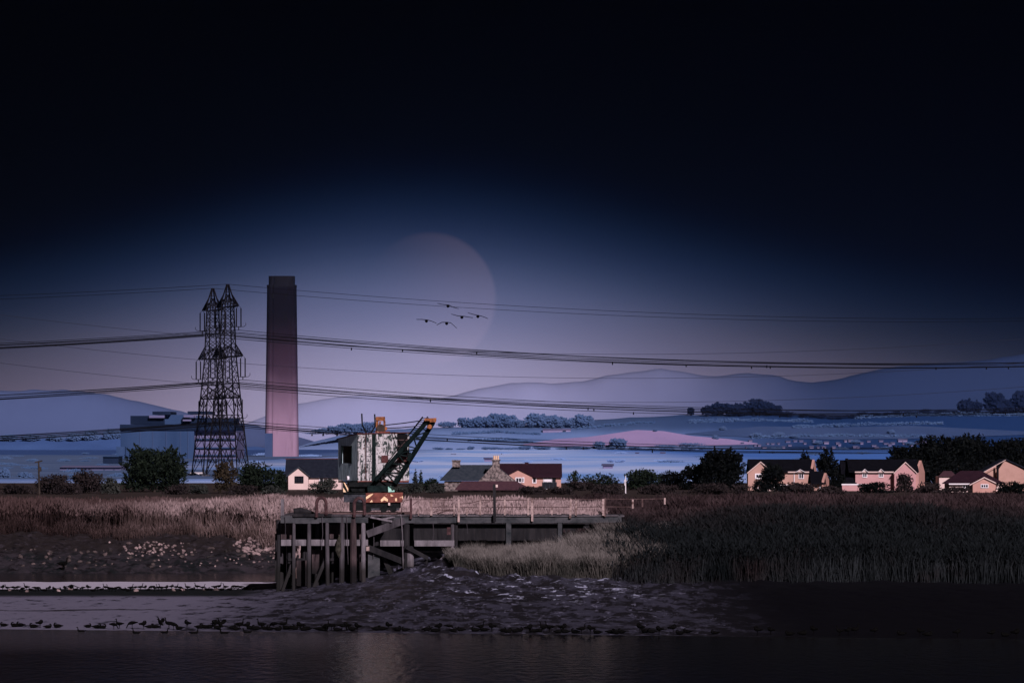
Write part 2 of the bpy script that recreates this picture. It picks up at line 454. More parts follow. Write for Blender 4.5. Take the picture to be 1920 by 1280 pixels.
def on_ground(px, py):
    """the ground point seen at a photo pixel (first hit along the ray)"""
    d = np.linspace(190, 460, 5401)
    x = (px - 960) / F * d
    zr = CAMZ - (py - 830) / F * d
    zt = np.maximum(terrain(x, d), 0.0)
    i = int(np.argmax(zr <= zt))
    return float(x[i]), float(d[i]), float(zt[i])

xs = np.concatenate([np.linspace(-900, -120, 14)[:-1], np.linspace(-120, -38, 40)[:-1], np.linspace(-38, 38, 420), np.linspace(38, 120, 40)[1:], np.linspace(120, 900, 14)[1:]])
ysr = np.concatenate([np.linspace(150, 205, 24)[:-1], np.linspace(205, 290, 300)[:-1], np.linspace(290, 340, 130)[:-1], np.linspace(340, 500, 60)[:-1], np.linspace(500, 990, 28)])
gx, gy = np.meshgrid(xs, ysr)
gz = terrain(gx, gy)
nv, nr = len(xs), len(ysr)
V = np.stack([gx.ravel(), gy.ravel(), gz.ravel()], 1)
i0 = (np.arange(nr - 1)[:, None] * nv + np.arange(nv - 1)[None, :]).ravel()
FQ = np.stack([i0, i0 + 1, i0 + nv + 1, i0 + nv], 1)

def ground_material():
    m = mat('estuary_mud_and_soil', (0.02, 0.018, 0.022), None, rough=0.5, spec=0.15)
    t = m.node_tree
    p = t.nodes['Principled BSDF']
    N = t.nodes.new
    L = t.links.new
    g = N('ShaderNodeNewGeometry').outputs['Position']
    s = N('ShaderNodeSeparateXYZ'); L(g, s.inputs[0])
    X, Y, Z = s.outputs
    def rng(sock, a, b, lo=0.0, hi=1.0):
        r = N('ShaderNodeMapRange'); r.interpolation_type = 'SMOOTHSTEP'
        if a > b: a, b, lo, hi = b, a, hi, lo
        r.inputs[1].default_value, r.inputs[2].default_value, r.inputs[3].default_value, r.inputs[4].default_value = a, b, lo, hi
        L(sock, r.inputs[0]); return r.outputs[0]
    def op(o, a, b):
        r = N('ShaderNodeMath'); r.operation = o
        for i, v in enumerate((a, b)):
            if isinstance(v, (int, float)): r.inputs[i].default_value = v
            else: L(v, r.inputs[i])
        return r.outputs[0]
    def noise(sc, st, det=8, ro=0.65, rot=0.0, loc=(0, 0, 0)):
        mp = N('ShaderNodeMapping'); mp.inputs['Scale'].default_value = st; mp.inputs['Rotation'].default_value = (0, 0, rot); mp.inputs['Location'].default_value = loc
        L(g, mp.inputs[0])
        n = N('ShaderNodeTexNoise'); n.inputs['Scale'].default_value = sc; n.inputs['Detail'].default_value = det; n.inputs['Roughness'].default_value = ro
        L(mp.outputs[0], n.inputs[0]); return n.outputs[0]
    state = [None]
    def over(fac, col):
        mx = N('ShaderNodeMix'); mx.data_type = 'RGBA'
        L(fac, mx.inputs[0])
        if state[0] is None: mx.inputs[6].default_value = (0.012, 0.011, 0.015, 1)
        else: L(state[0], mx.inputs[6])
        mx.inputs[7].default_value = (*col, 1)
        state[0] = mx.outputs[2]
    left = rng(X, -13.2, -15.5)
    # lilac-grey tone over dark mud: nearly whole at the left, torn to streaks under the jetty, scarce at the right
    cover = op('ADD', noise(1.0, (0.9, 0.26, 1.2), 10, 0.72, 0.25), op('ADD', rng(X, -8, -20, 0, 0.13), rng(X, 5, 20, 0, -0.10)))
    over(rng(cover, 0.47, 0.54), (0.042, 0.041, 0.063))
    over(op('MULTIPLY', rng(cover, 0.50, 0.58), rng(X, -9, -19)), (0.150, 0.142, 0.205))
    over(rng(op('ADD', noise(1.0, (2.2, 0.55, 2), 9, 0.74, 0.3, (4, 9, 0)), rng(X, 6, 20, 0, -0.12)), 0.575, 0.615), (0.12, 0.117, 0.172))
    # pale patches below the bank grass: sky glints on wet mud, painted in
    band = op('MULTIPLY', op('MULTIPLY', rng(X, -6, -3), rng(X, 9, 5)), rng(Y, 243, 253))
    over(op('MULTIPLY', band, rng(noise(1.0, (1.05, 0.60, 1), 9, 0.72, 0.45, (1, 2, 3)), 0.575, 0.605)), (0.44, 0.46, 0.63))
    # dark runnels along the shore
    over(rng(noise(1.0, (0.05, 0.16, 0.0), 6, 0.6, -0.02, (0, 3, 0)), 0.62, 0.66), (0.016, 0.014, 0.018))
    over(op('MULTIPLY', rng(X, 7, 14), rng(Y, 330, 300)), (0.0030, 0.0028, 0.0050))  # corner darkening at right put into the mud colour
    # the dark bar, behind it a pale strip painted for sky-bright water, dark bank soil above
    over(op('MULTIPLY', left, rng(Y, 263, 268)), (0.010, 0.012, 0.014))
    over(op('MULTIPLY', left, op('MULTIPLY', rng(Y, 281.8, 282.6), rng(Y, 298.5, 298))), (0.46, 0.43, 0.53))
    over(op('MULTIPLY', left, op('MULTIPLY', rng(Y, 305, 309), rng(noise(1.0, (0.8, 0.5, 1.5)), 0.42, 0.6))), (0.034, 0.029, 0.036))
    over(op('MULTIPLY', rng(Z, 0.9, 1.5), rng(Y, 284, 296)), (0.020, 0.016, 0.017))
    over(op('MULTIPLY', op('MULTIPLY', rng(Y, 309, 313), rng(Y, 345, 335)), rng(noise(2.0, (1, 0.8, 2), 6, 0.75), 0.52, 0.60)), (0.036, 0.030, 0.038))
    over(op('MULTIPLY', op('MULTIPLY', rng(Y, 309, 313), rng(Y, 345, 335)), rng(noise(1.3, (1, 0.8, 2), 6, 0.75, 0, (5, 5, 5)), 0.55, 0.60)), (0.008, 0.0065, 0.008))
    over(rng(Y, 455, 480), (0.045, 0.034, 0.032))
    L(state[0], p.inputs['Base Color'])
    nb = noise(3.0, (1, 0.4, 1), 6)
    b = N('ShaderNodeBump'); b.inputs['Strength'].default_value = 0.5; b.inputs['Distance'].default_value = 0.08
    L(nb, b.inputs['Height']); L(b.outputs[0], p.inputs['Normal'])
    return m
M['ground'] = ground_material()
g = link('ground', npmesh('ground', V, FQ), M['ground'], smooth=True)
g['kind'] = 'structure'

def water_material(name, col, rough, sx, sy, strength, spec=0.5):
    m = bpy.data.materials.new(name); m.use_nodes = True
    t = m.node_tree; p = t.nodes['Principled BSDF']
    p.inputs['Base Color'].default_value = (*col, 1)
    p.inputs['Roughness'].default_value = rough
    p.inputs['Specular IOR Level'].default_value = spec
    ge = t.nodes.new('ShaderNodeNewGeometry')
    mp = t.nodes.new('ShaderNodeMapping'); mp.inputs['Scale'].default_value = (sx, sy, 1)
    t.links.new(ge.outputs['Position'], mp.inputs[0])
    n = t.nodes.new('ShaderNodeTexNoise'); n.inputs['Scale'].default_value = 1; n.inputs['Detail'].default_value = 4
    t.links.new(mp.outputs[0], n.inputs[0])
    b = t.nodes.new('ShaderNodeBump'); b.inputs['Strength'].default_value = 1; b.inputs['Distance'].default_value = strength
    t.links.new(n.outputs[0], b.inputs['Height']); t.links.new(b.outputs[0], p.inputs['Normal'])
    return m
M['river'] = water_material('river_water', (0.012, 0.010, 0.011), 0.14, 2.4, 0.6, 0.042)
axtint(M['river'], (0.075, 0.068, 0.085), 1, 192, 216, 5, 0.06)
axtint(M['river'], (0.010, 0.009, 0.011), 1, 240, 260)
axtint(M['river'], (0.007, 0.0065, 0.008), 0, -13, 3, 2, 0.2)
w = link('river_water', MB().add([(-900, 20, 0), (900, 20, 0), (900, 330, 0), (-900, 330, 0)], [(0, 1, 2, 3)]).mesh('river_water'), M['river'])
w['kind'] = 'structure'
M['haze_flats'] = water_material('haze_blue_flats', (0.24, 0.46, 0.95), 0.60, 0.03, 0.006, 0.10, 0.05)  # flat surface coloured as the blue haze over low ground
t_ = M['haze_flats'].node_tree
n_ = t_.nodes.new('ShaderNodeTexNoise'); n_.inputs['Scale'].default_value = 1; n_.inputs['Detail'].default_value = 6
mp_ = t_.nodes.new('ShaderNodeMapping'); mp_.inputs['Scale'].default_value = (0.016, 0.0034, 1)
t_.links.new(t_.nodes.new('ShaderNodeNewGeometry').outputs['Position'], mp_.inputs[0]); t_.links.new(mp_.outputs[0], n_.inputs[0])
r_ = t_.nodes.new('ShaderNodeValToRGB')
r_.color_ramp.elements[0].position, r_.color_ramp.elements[1].position = 0.35, 0.68
r_.color_ramp.elements[0].color, r_.color_ramp.elements[1].color = (0.20, 0.40, 0.86, 1), (0.56, 0.66, 0.96, 1)
t_.links.new(n_.outputs[0], r_.inputs[0]); t_.links.new(r_.outputs[0], t_.nodes['Principled BSDF'].inputs['Base Color'])
axtint(M['haze_flats'], (0.075, 0.19, 0.56), 0, 30, 150, 25, 0.01)  # darkening to either side painted in, here and below
axtint(M['haze_flats'], (0.042, 0.085, 0.23), 0, -30, -165, 30, 0.01)
w = link('haze_blue_flats', MB().add([(-4000, 905, 0.6), (4000, 905, 0.6), (4000, 6200, 0.6), (-4000, 6200, 0.6)], [(0, 1, 2, 3)]).mesh('haze_blue_flats'), M['haze_flats'])
w['kind'] = 'structure'
M['plain'] = mat('far_plain_soil', (0.10, 0.12, 0.20), (0.14, 0.16, 0.25), 0.004, 0.95)
w = link('far_ground', MB().add([(-9000, -600, -2.5), (9000, -600, -2.5), (9000, 16000, -2.5), (-9000, 16000, -2.5)], [(0, 1, 2, 3)]).mesh('far_ground'), M['plain'])
w['kind'] = 'structure'

M['hazed_shore_soil'] = mat('hazed_shore', (0.06, 0.10, 0.20), (0.10, 0.15, 0.27), 0.02, 0.95)  # distance blue is part of this shore colour
fs = MB()
pts_ = [(-600, 1010), (-44, 1010), (-48, 1260), (-105, 1420), (-150, 2000), (-118, 2230), (-100, 2900), (-700, 3300)]
fs.prism([(a, b, -2) for a, b in pts_], (0, 0, 3.0))
w = link('far_shore', fs.mesh('far_shore'), M['hazed_shore_soil'])
w['kind'] = 'structure'

# ------------------------------------------------------------------ hills
def hill_fn(sky, d, d0, zb):
    sx = np.array([p[0] for p in sky], float); sy = np.array([p[1] for p in sky], float)
    def z(px, t):      # t 0 foot .. 1 skyline
        zs = CAMZ - (np.interp(px, sx, sy) - 830) / F * d
        return zb + (zs - zb) * sstep(t * 0.92 + 0.04) 
    return z
def hill(name, sky, d, d0, m, zb=-2.0, cols=140, back=500, jag=0.0, seed=0):
    zf = hill_fn(sky, d, d0, zb)
    pxs = np.linspace(sky[0][0], sky[-1][0], cols)
    ts = list(np.linspace(0, 1, 12))
    rows, n = [], len(pxs)
    for t in ts:
        y = d0 + (d - d0) * t
        x = (pxs - 960) / F * d
        z = zf(pxs, np.full(n, t)) + (vnoise(pxs * 0.05, np.full(n, t * 6), seed) - 0.5) * jag * t
        rows.append(np.stack([x, np.full(n, y), z], 1))
    rows.append(np.stack([(pxs - 960) / F * d, np.full(n, d + back), np.full(n, zb)], 1))
    v = np.concatenate(rows)
    nr_ = len(rows)
    i = (np.arange(nr_ - 1)[:, None] * n + np.arange(n - 1)[None, :]).ravel()
    o = link(name, npmesh(name, v, np.stack([i, i + 1, i + n + 1, i + n], 1)), m, smooth=True)
    o['kind'] = 'structure'
    return zf
M['moor'] = axtint(mat('hazed_moor', (0.26, 0.285, 0.46), (0.30, 0.325, 0.51), 0.0012, 0.95), (0.019, 0.034, 0.085), 0, -260, 700, 150, 0.002)  # distance haze and right-hand darkening are put into this colour
M['moor_l'] = mat('hazed_moor_left', (0.055, 0.08, 0.175), (0.07, 0.10, 0.21), 0.0015, 0.95)  # haze blue put into the hill colour
M['pasture'] = mat('hazed_pasture', (0.11, 0.185, 0.39), (0.155, 0.24, 0.47), 0.006, 0.95, (1, 0.6, 1), stain=[((0.06, 0.11, 0.25), 0.004, 0.52, 0.6), ((0.22, 0.25, 0.42), 0.012, 0.62, 0.66, (1, .4, 1))])  # haze blue mixed into the grass colours
ztint(M['pasture'], (0.050, 0.088, 0.185), 16, 33, 8, 0.01)
ztint(M['pasture'], (0.21, 0.30, 0.56), 13, 0, 5, 0.01)  # pale foot of the slope painted in place of low mist
axtint(M['pasture'], (0.010, 0.032, 0.105), 0, 60, 380, 60, 0.004)  # slope painted darker towards the right-hand side of the view
M['pasture_l'] = mat('hazed_woodland', (0.045, 0.095, 0.26), (0.065, 0.13, 0.33), 0.006, 0.95)  # haze blue mixed into the woodland colour
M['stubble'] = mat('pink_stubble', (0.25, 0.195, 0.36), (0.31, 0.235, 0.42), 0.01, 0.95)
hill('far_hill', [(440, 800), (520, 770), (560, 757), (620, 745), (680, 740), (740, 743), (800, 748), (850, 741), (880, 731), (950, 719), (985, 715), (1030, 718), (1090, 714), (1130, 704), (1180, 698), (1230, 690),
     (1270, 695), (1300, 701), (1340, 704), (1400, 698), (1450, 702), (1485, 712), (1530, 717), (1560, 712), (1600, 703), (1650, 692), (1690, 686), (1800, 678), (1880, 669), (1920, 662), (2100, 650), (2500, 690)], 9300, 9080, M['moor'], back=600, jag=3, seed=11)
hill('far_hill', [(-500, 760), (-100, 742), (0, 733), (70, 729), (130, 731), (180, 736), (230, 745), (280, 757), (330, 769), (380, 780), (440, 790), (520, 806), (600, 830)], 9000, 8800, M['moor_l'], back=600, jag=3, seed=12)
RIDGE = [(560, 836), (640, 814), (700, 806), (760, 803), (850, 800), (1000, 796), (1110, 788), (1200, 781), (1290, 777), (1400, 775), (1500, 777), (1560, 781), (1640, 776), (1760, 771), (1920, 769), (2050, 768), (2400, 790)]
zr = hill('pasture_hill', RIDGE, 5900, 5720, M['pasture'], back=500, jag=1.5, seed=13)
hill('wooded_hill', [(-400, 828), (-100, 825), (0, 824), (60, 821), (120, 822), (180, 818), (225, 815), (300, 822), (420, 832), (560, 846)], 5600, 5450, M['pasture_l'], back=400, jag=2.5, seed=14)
def ridge_at(px, py, d=5900, d0=5720):
    """point of the pasture hill seen at a photo pixel"""
    ts = np.linspace(0.02, 1, 400)
    y = d0 + (d - d0) * ts
    x = (px - 960) / F * d
    z = zr(np.full(400, px), ts)
    vy = 830 - (z - CAMZ) / y * F
    t = float(np.interp(-py, -vy, ts))
    yy = d0 + (d - d0) * t
    return Vector((x, yy, float(zr(np.array([px]), np.array([t]))[0])))
def field(name, top, bot, m, off=0.8):
    pxs = np.linspace(top[0][0], top[-1][0], 60)
    rows = []
    for k in np.linspace(0, 1, 6):
        r = []
        for px in pxs:
            a = np.interp(px, [p[0] for p in top], [p[1] for p in top]); b = np.interp(px, [p[0] for p in bot], [p[1] for p in bot])
            q = ridge_at(px, b + (a - b) * k)
            r.append((q.x, q.y, q.z + off))
        rows.append(r)
    v = np.array(rows).reshape(-1, 3); n = len(pxs)
    i = (np.arange(5)[:, None] * n + np.arange(n - 1)[None, :]).ravel()
    o = link(name, npmesh(name, v, np.stack([i, i + 1, i + n + 1, i + n], 1)), m, smooth=True)
    o['kind'] = 'structure'
def hedge(pts, h, label):
    rs = np.random.RandomState(len(label))
    ps = [ridge_at(*p) for p in pts]
    seg = []
    for a, b in zip(ps, ps[1:]):
        n = int((b - a).length * 5)
        f = rs.uniform(size=(n, 1))
        q = np.array(a) + (np.array(b) - np.array(a)) * f
        q += rs.normal(size=(n, 3)) * np.array((.8, .8, 0)); q[:, 2] += rs.uniform(0, h, n) * (0.45 + .55 * vnoise(q[:, 0] * .06, q[:, 0] * 0, 71))
        seg.append(q)
    v, f = leaves(np.concatenate(seg), 1.0, rs, .8, (0.1, -.85, .5))
    tag(link('hedge', npmesh('hedge', v, f), M['leaf_hedge']), label, 'hedge', 'hedges on the far pasture')
HEDGES = [([(850, 815), (930, 811), (1012, 815)], 4, 'hazy hedge left of the white farm building on the far pasture'), ([(1080, 805), (1140, 799), (1225, 793)], 4, 'hazy hedge on the far pasture above the pink field'),
          ([(1290, 793), (1400, 789), (1520, 792)], 5, 'dark hedge just below the hilltop clump of trees'), ([(1480, 803), (1600, 798), (1760, 795)], 5, 'hedge on the far slope above the hillside town'),
          ([(880, 827), (960, 825), (1000, 830)], 4, 'faint hedge low on the far slope above the cottage chimneys'), ([(1400, 822), (1560, 819), (1720, 820)], 5, 'hedge along the upper edge of the hillside town'),
          ([(1600, 785), (1760, 779), (1920, 780)], 5, 'dark hedge near the crest at the right edge')]
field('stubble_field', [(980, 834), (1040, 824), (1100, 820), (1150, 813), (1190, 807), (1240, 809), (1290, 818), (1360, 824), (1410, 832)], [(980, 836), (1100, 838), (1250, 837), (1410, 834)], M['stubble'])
M['meadow'] = mat('hazed_meadow', (0.030, 0.055, 0.130), (0.042, 0.072, 0.16), 0.01, 0.95)  # field colour with the distance blue in it
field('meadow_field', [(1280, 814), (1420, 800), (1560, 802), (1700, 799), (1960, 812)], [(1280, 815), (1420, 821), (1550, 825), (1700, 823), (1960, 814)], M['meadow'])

# ------------------------------------------------------------------ haze
hz = MB().box(-8500, 8500, -500, 15500, -4, 158)
ho = link('haze', hz.mesh('haze'), None)
hm = bpy.data.materials.new('pale_haze'); hm.use_nodes = True
ht = hm.node_tree; ht.nodes.clear()
pv = ht.nodes.new('ShaderNodeVolumePrincipled')
HAZE_D = 0.5 / 9300 * 0.22
pv.inputs['Density'].default_value = HAZE_D
pv.inputs['Color'].default_value = (0.45, 0.62, 1.0, 1)
pv.inputs['Anisotropy'].default_value = 0.6
hu = ht.nodes.new('ShaderNodeOutputMaterial')
ht.links.new(pv.outputs[0], hu.inputs['Volume'])
ho.data.materials.append(hm)
ho['kind'] = 'stuff'

# ------------------------------------------------------------------ moon
def moon():
    d = 42000
    c = P(806, 560, d)
    r = 127 / F * d
    mb = MB()
    nu, nvv = 64, 32
    vs = [(0, 0, r)] + [(r * math.sin(math.pi * j / nvv) * math.cos(2 * math.pi * i / nu), r * math.sin(math.pi * j / nvv) * math.sin(2 * math.pi * i / nu), r * math.cos(math.pi * j / nvv)) for j in range(1, nvv) for i in range(nu)] + [(0, 0, -r)]
    fs = [(0, 1 + i, 1 + (i + 1) % nu) for i in range(nu)]
    for j in range(nvv - 2):
        fs += [(1 + j * nu + i, 1 + (j + 1) * nu + i, 1 + (j + 1) * nu + (i + 1) % nu, 1 + j * nu + (i + 1) % nu) for i in range(nu)]
    b = 1 + (nvv - 2) * nu
    fs += [(b + i, len(vs) - 1, b + (i + 1) % nu) for i in range(nu)]
    mb.add(vs, fs)
    m = bpy.data.materials.new('moonlit_surface'); m.use_nodes = True
    t = m.node_tree; t.nodes.clear()
    o_ = t.nodes.new('ShaderNodeTexCoord')
    s_ = t.nodes.new('ShaderNodeSeparateXYZ'); t.links.new(o_.outputs['Object'], s_.inputs[0])
    # lit limb to the right, fading into the dusk at the left
    mr = t.nodes.new('ShaderNodeMapRange'); mr.interpolation_type = 'SMOOTHSTEP'
    mr.inputs[1].default_value, mr.inputs[2].default_value = -r * 1.1, r * 0.95
    t.links.new(s_.outputs[0], mr.inputs[0])
    n = t.nodes.new('ShaderNodeTexNoise'); n.inputs['Scale'].default_value = 0.002; n.inputs['Detail'].default_value = 4
    t.links.new(o_.outputs['Object'], n.inputs[0])
    mn = t.nodes.new('ShaderNodeMath'); mn.operation = 'MULTIPLY_ADD'; t.links.new(n.outputs[0], mn.inputs[0]); mn.inputs[1].default_value = 0.5; mn.inputs[2].default_value = 0.75
    z2 = t.nodes.new('ShaderNodeCombineXYZ'); t.links.new(s_.outputs[0], z2.inputs[0]); t.links.new(s_.outputs[2], z2.inputs[2])
    ln = t.nodes.new('ShaderNodeVectorMath'); ln.operation = 'LENGTH'; t.links.new(z2.outputs[0], ln.inputs[0])
    lim = t.nodes.new('ShaderNodeMapRange'); lim.interpolation_type = 'SMOOTHSTEP'        # limb darkening
    lim.inputs[1].default_value, lim.inputs[2].default_value, lim.inputs[3].default_value, lim.inputs[4].default_value = r * .93, r * 1.0, 1, 0.15
    t.links.new(ln.outputs[1], lim.inputs[0])
    ml = t.nodes.new('ShaderNodeMath'); ml.operation = 'MULTIPLY'; t.links.new(mr.outputs[0], ml.inputs[0]); t.links.new(lim.outputs[0], ml.inputs[1]); mr = ml
    mm = t.nodes.new('ShaderNodeMath'); mm.operation = 'MULTIPLY'; t.links.new(mr.outputs[0], mm.inputs[0]); t.links.new(mn.outputs[0], mm.inputs[1])
    mk = t.nodes.new('ShaderNodeMath'); mk.operation = 'MULTIPLY'; t.links.new(mm.outputs[0], mk.inputs[0]); mk.inputs[1].default_value = 0.018
    e = t.nodes.new('ShaderNodeEmission'); e.inputs[0].default_value = (1.0, 0.62, 0.72, 1)
    t.links.new(mk.outputs[0], e.inputs[1])
    tr = t.nodes.new('ShaderNodeBsdfTransparent')
    ad = t.nodes.new('ShaderNodeAddShader'); t.links.new(e.outputs[0], ad.inputs[0]); t.links.new(tr.outputs[0], ad.inputs[1])
    ou = t.nodes.new('ShaderNodeOutputMaterial'); t.links.new(ad.outputs[0], ou.inputs[0])
    o = link('moon', mb.mesh('moon'), m, smooth=True)
    o.location = c
    tag(o, 'large faint pink moon hanging in the dusk sky above the crane', 'moon')
moon()

# ------------------------------------------------------------------ chimney stack
M['stack'] = ztint(ztint(mat('pink_concrete', (0.225, 0.145, 0.215), (0.28, 0.185, 0.26), 0.05, 0.9, (2, 2, .25), 0.3, 0.7, stain=[((0.12, 0.075, 0.11), 0.12, 0.55, 0.75, (2, 2, .12))]),
                          (0.038, 0.022, 0.037), 13, 54, 5, 0.07), (0.0045, 0.004, 0.0075), 42, 84, 5, 0.07)  # vignette painted into the shaft colour, darker with height
M['stack_cap'] = mat('dark_cap_concrete', (0.005, 0.005, 0.008), (0.009, 0.009, 0.013), 0.1, 0.9)  # plain dark tone matching the darkened shaft top
M['stack_blue'] = mat('blue_grey_cladding', (0.035, 0.058, 0.13), (0.05, 0.08, 0.165), 0.05, 0.9)
def stack():
    d = 2700
    k = d / F
    cx = PX(528.5, d)
    t = thing('chimney_stack', 'tall concrete power station chimney, black at the top and pink at the foot', 'chimney', (cx, d, 0))
    def rib(z0, z1, r0, r1, name, m, n=96, lobes=0.35):
        b = MB()
        def ring(z, r):
            out = []
            for i in range(n):
                a = 2 * math.pi * i / n
                c_, s_ = math.cos(a), math.sin(a)
                rr = r / ((abs(c_) ** 5 + abs(s_) ** 5) ** .2)
                rr *= 1.0 - (0.035 if abs(abs(c_) * rr / r - .62) < .05 and abs(s_) > .5 else 0.0)
                out.append((rr * c_, rr * s_, z))
            return out
        vs = ring(z0, r0) + ring(z1, r1)
        fs = [(i, (i + 1) % n, n + (i + 1) % n, n + i) for i in range(n)] + [tuple(range(n, 2 * n)), tuple(range(n))[::-1]]
        b.add(vs, fs)
        return part(name, b, m, t)
    ztop = PZ(518, d); zsh = PZ(538, d)
    rib(-2, zsh, 31.5 * k, 27.2 * k, 'shaft', M['stack'])
    rib(zsh - 0.5, ztop, 24.3 * k, 24.3 * k, 'flue_cap', M['stack_cap'])
    rib(zsh - 0.2, zsh + 1.0, 27.7 * k, 27.7 * k, 'top_rim', M['stack_cap'])
    for zz, sx in ((PZ(555, d), 2), (PZ(596, d), 2), (PZ(556, d), -3.5)):
        b = MB(); b.box(sx * 1.3 - 0.5, sx * 1.3 + 0.5, -28.6 * k, -28.6 * k + 3, zz - 1.4, zz + 1.4)
        part('vent_opening', b, M['black'], t)
    b = MB(); b.box((499 - 528.5) * k, (513 - 528.5) * k, -44 * k, -26 * k, -2, PZ(812, d))
    part('foot_block', b, M['stack_blue'], t)  # blue block in front of the shaft foot at left
stack()

# ------------------------------------------------------------------ power station
M['ps_dark'] = mat('slate_cladding', (0.006, 0.012, 0.030), (0.011, 0.020, 0.046), 0.04, 0.9, (1, 1, .4))
M['ps_mid'] = mat('blue_cladding', (0.020, 0.042, 0.100), (0.034, 0.064, 0.140), 0.03, 0.9, (2, 2, .3))
M['ps_pale'] = mat('pale_lilac', (0.105, 0.105, 0.20), (0.14, 0.136, 0.235), 0.04, 0.9)
def power_station():
    d = 2300
    t = thing('power_station', 'huge blue-grey power station block behind the pylons', 'power station', (PX(330, d), d, 0))
    x0 = PX(330, d)
    def blk(name, a, b, top, bot, m, off=0, dep=60, label=None):
        mb = MB()
        mb.box(PX(a, d) - x0, PX(b, d) - x0, off, off + dep, PZ(bot, d) if bot else -2, PZ(top, d))
        return part(name, mb, m, t, label=label)
    blk('boiler_house', 226, 364, 806, None, M['ps_mid'], 0, 70)
    blk('sunward_end', 364, 443, 802, None, M['ps_pale'], 4, 66, 'paler lilac end of the block behind the pylon legs')  # sunlight on this face is put into its paler colour
    blk('parapet', 225, 444, 795.5, 806, M['ps_dark'], -1, 71)
    blk('plant_room', 242, 306, 779, 795, M['ps_dark'], 8, 40)
    blk('plant_room', 306, 343, 777, 795, M['ps_mid'], 10, 40)
    blk('plant_room', 343, 438, 783, 795, M['ps_dark'], 9, 40)
    blk('roof_slab', 284, 318, 771, 777, M['ps_dark'], 6, 42)
    blk('roof_slab', 350, 392, 770.5, 776, M['ps_dark'], 6, 42)
    blk('pale_louvre', 278, 307, 778.5, 783, M['ps_pale'], 5, 3)  # pale strips on the plant room fronts
    blk('pale_louvre', 343, 366, 777.5, 782, M['ps_pale'], 5, 3)
    blk('pale_louvre', 341, 357, 786, 789, M['ps_pale'], 6, 3)
    blk('annex', 220, 236, 837, None, M['ps_mid'], -6, 20)
    for px in (262, 286, 311, 338, 352):
        blk('cladding_rib', px, px + 1.3, 808, 872, M['stack_blue'], -.5, .8)
    for py in (822, 838, 852):
        blk('floor_band', 366, 442, py, py + 2.2, M['ps_mid'], 2.5, 1.5)
    d2 = 1750
    t2 = thing('storage_shed', 'low blue flat-roofed shed on the far shore left of the big tree', 'shed', (PX(206, d2), d2, 0))
    mb = MB().box(PX(193, d2) - PX(206, d2), PX(222, d2) - PX(206, d2), 0, 18, 0, PZ(856, d2)); part('wall', mb, M['ps_dark'], t2)
    mb = MB().box(PX(192, d2) - PX(206, d2), PX(223, d2) - PX(206, d2), -1, 19, PZ(856, d2), PZ(854.6, d2)); part('roof', mb, M['ps_mid'], t2)
    d3 = 1350
    t3 = thing('pale_warehouse', 'long pale warehouse roof low behind the bushes at the far left', 'warehouse', (PX(150, d3), d3, 0))
    mb = MB().box(PX(112, d3) - PX(150, d3), PX(226, d3) - PX(150, d3), 0, 26, 0, PZ(876, d3)); part('wall', mb, M['ps_pale'], t3)
    mb = MB().prism([(PX(111, d3) - PX(150, d3), -1, PZ(876, d3)), (PX(111, d3) - PX(150, d3), 13, PZ(873, d3)), (PX(111, d3) - PX(150, d3), 27, PZ(876, d3))], (PX(227, d3) - PX(111, d3), 0, 0)); part('roof', mb, M['ps_pale'], t3)
    for px in (194, 212):
        mb = MB().box(PX(px, d3) - PX(150, d3), PX(px + 3, d3) - PX(150, d3), -0.4, 0.3, 0.5, PZ(880, d3)); part('doorway', mb, M['ps_dark'], t3)
    d4 = 1150
    t4 = thing('white_shed', 'small whitewashed shed seen between the pylon legs', 'shed', (PX(362, d4), d4, 0))
    mb = MB().box(PX(356, d4) - PX(362, d4), PX(380, d4) - PX(362, d4), 0, 8, 0, PZ(890, d4)); part('wall', mb, M['w_cream'], t4)
    mb = MB().prism([(PX(355, d4) - PX(362, d4), -.5, PZ(890, d4)), (PX(355, d4) - PX(362, d4), 4, PZ(885, d4)), (PX(355, d4) - PX(362, d4), 8.5, PZ(890, d4))], (PX(381, d4) - PX(355, d4), 0, 0)); part('roof', mb, M['w_white'], t4)
power_station()

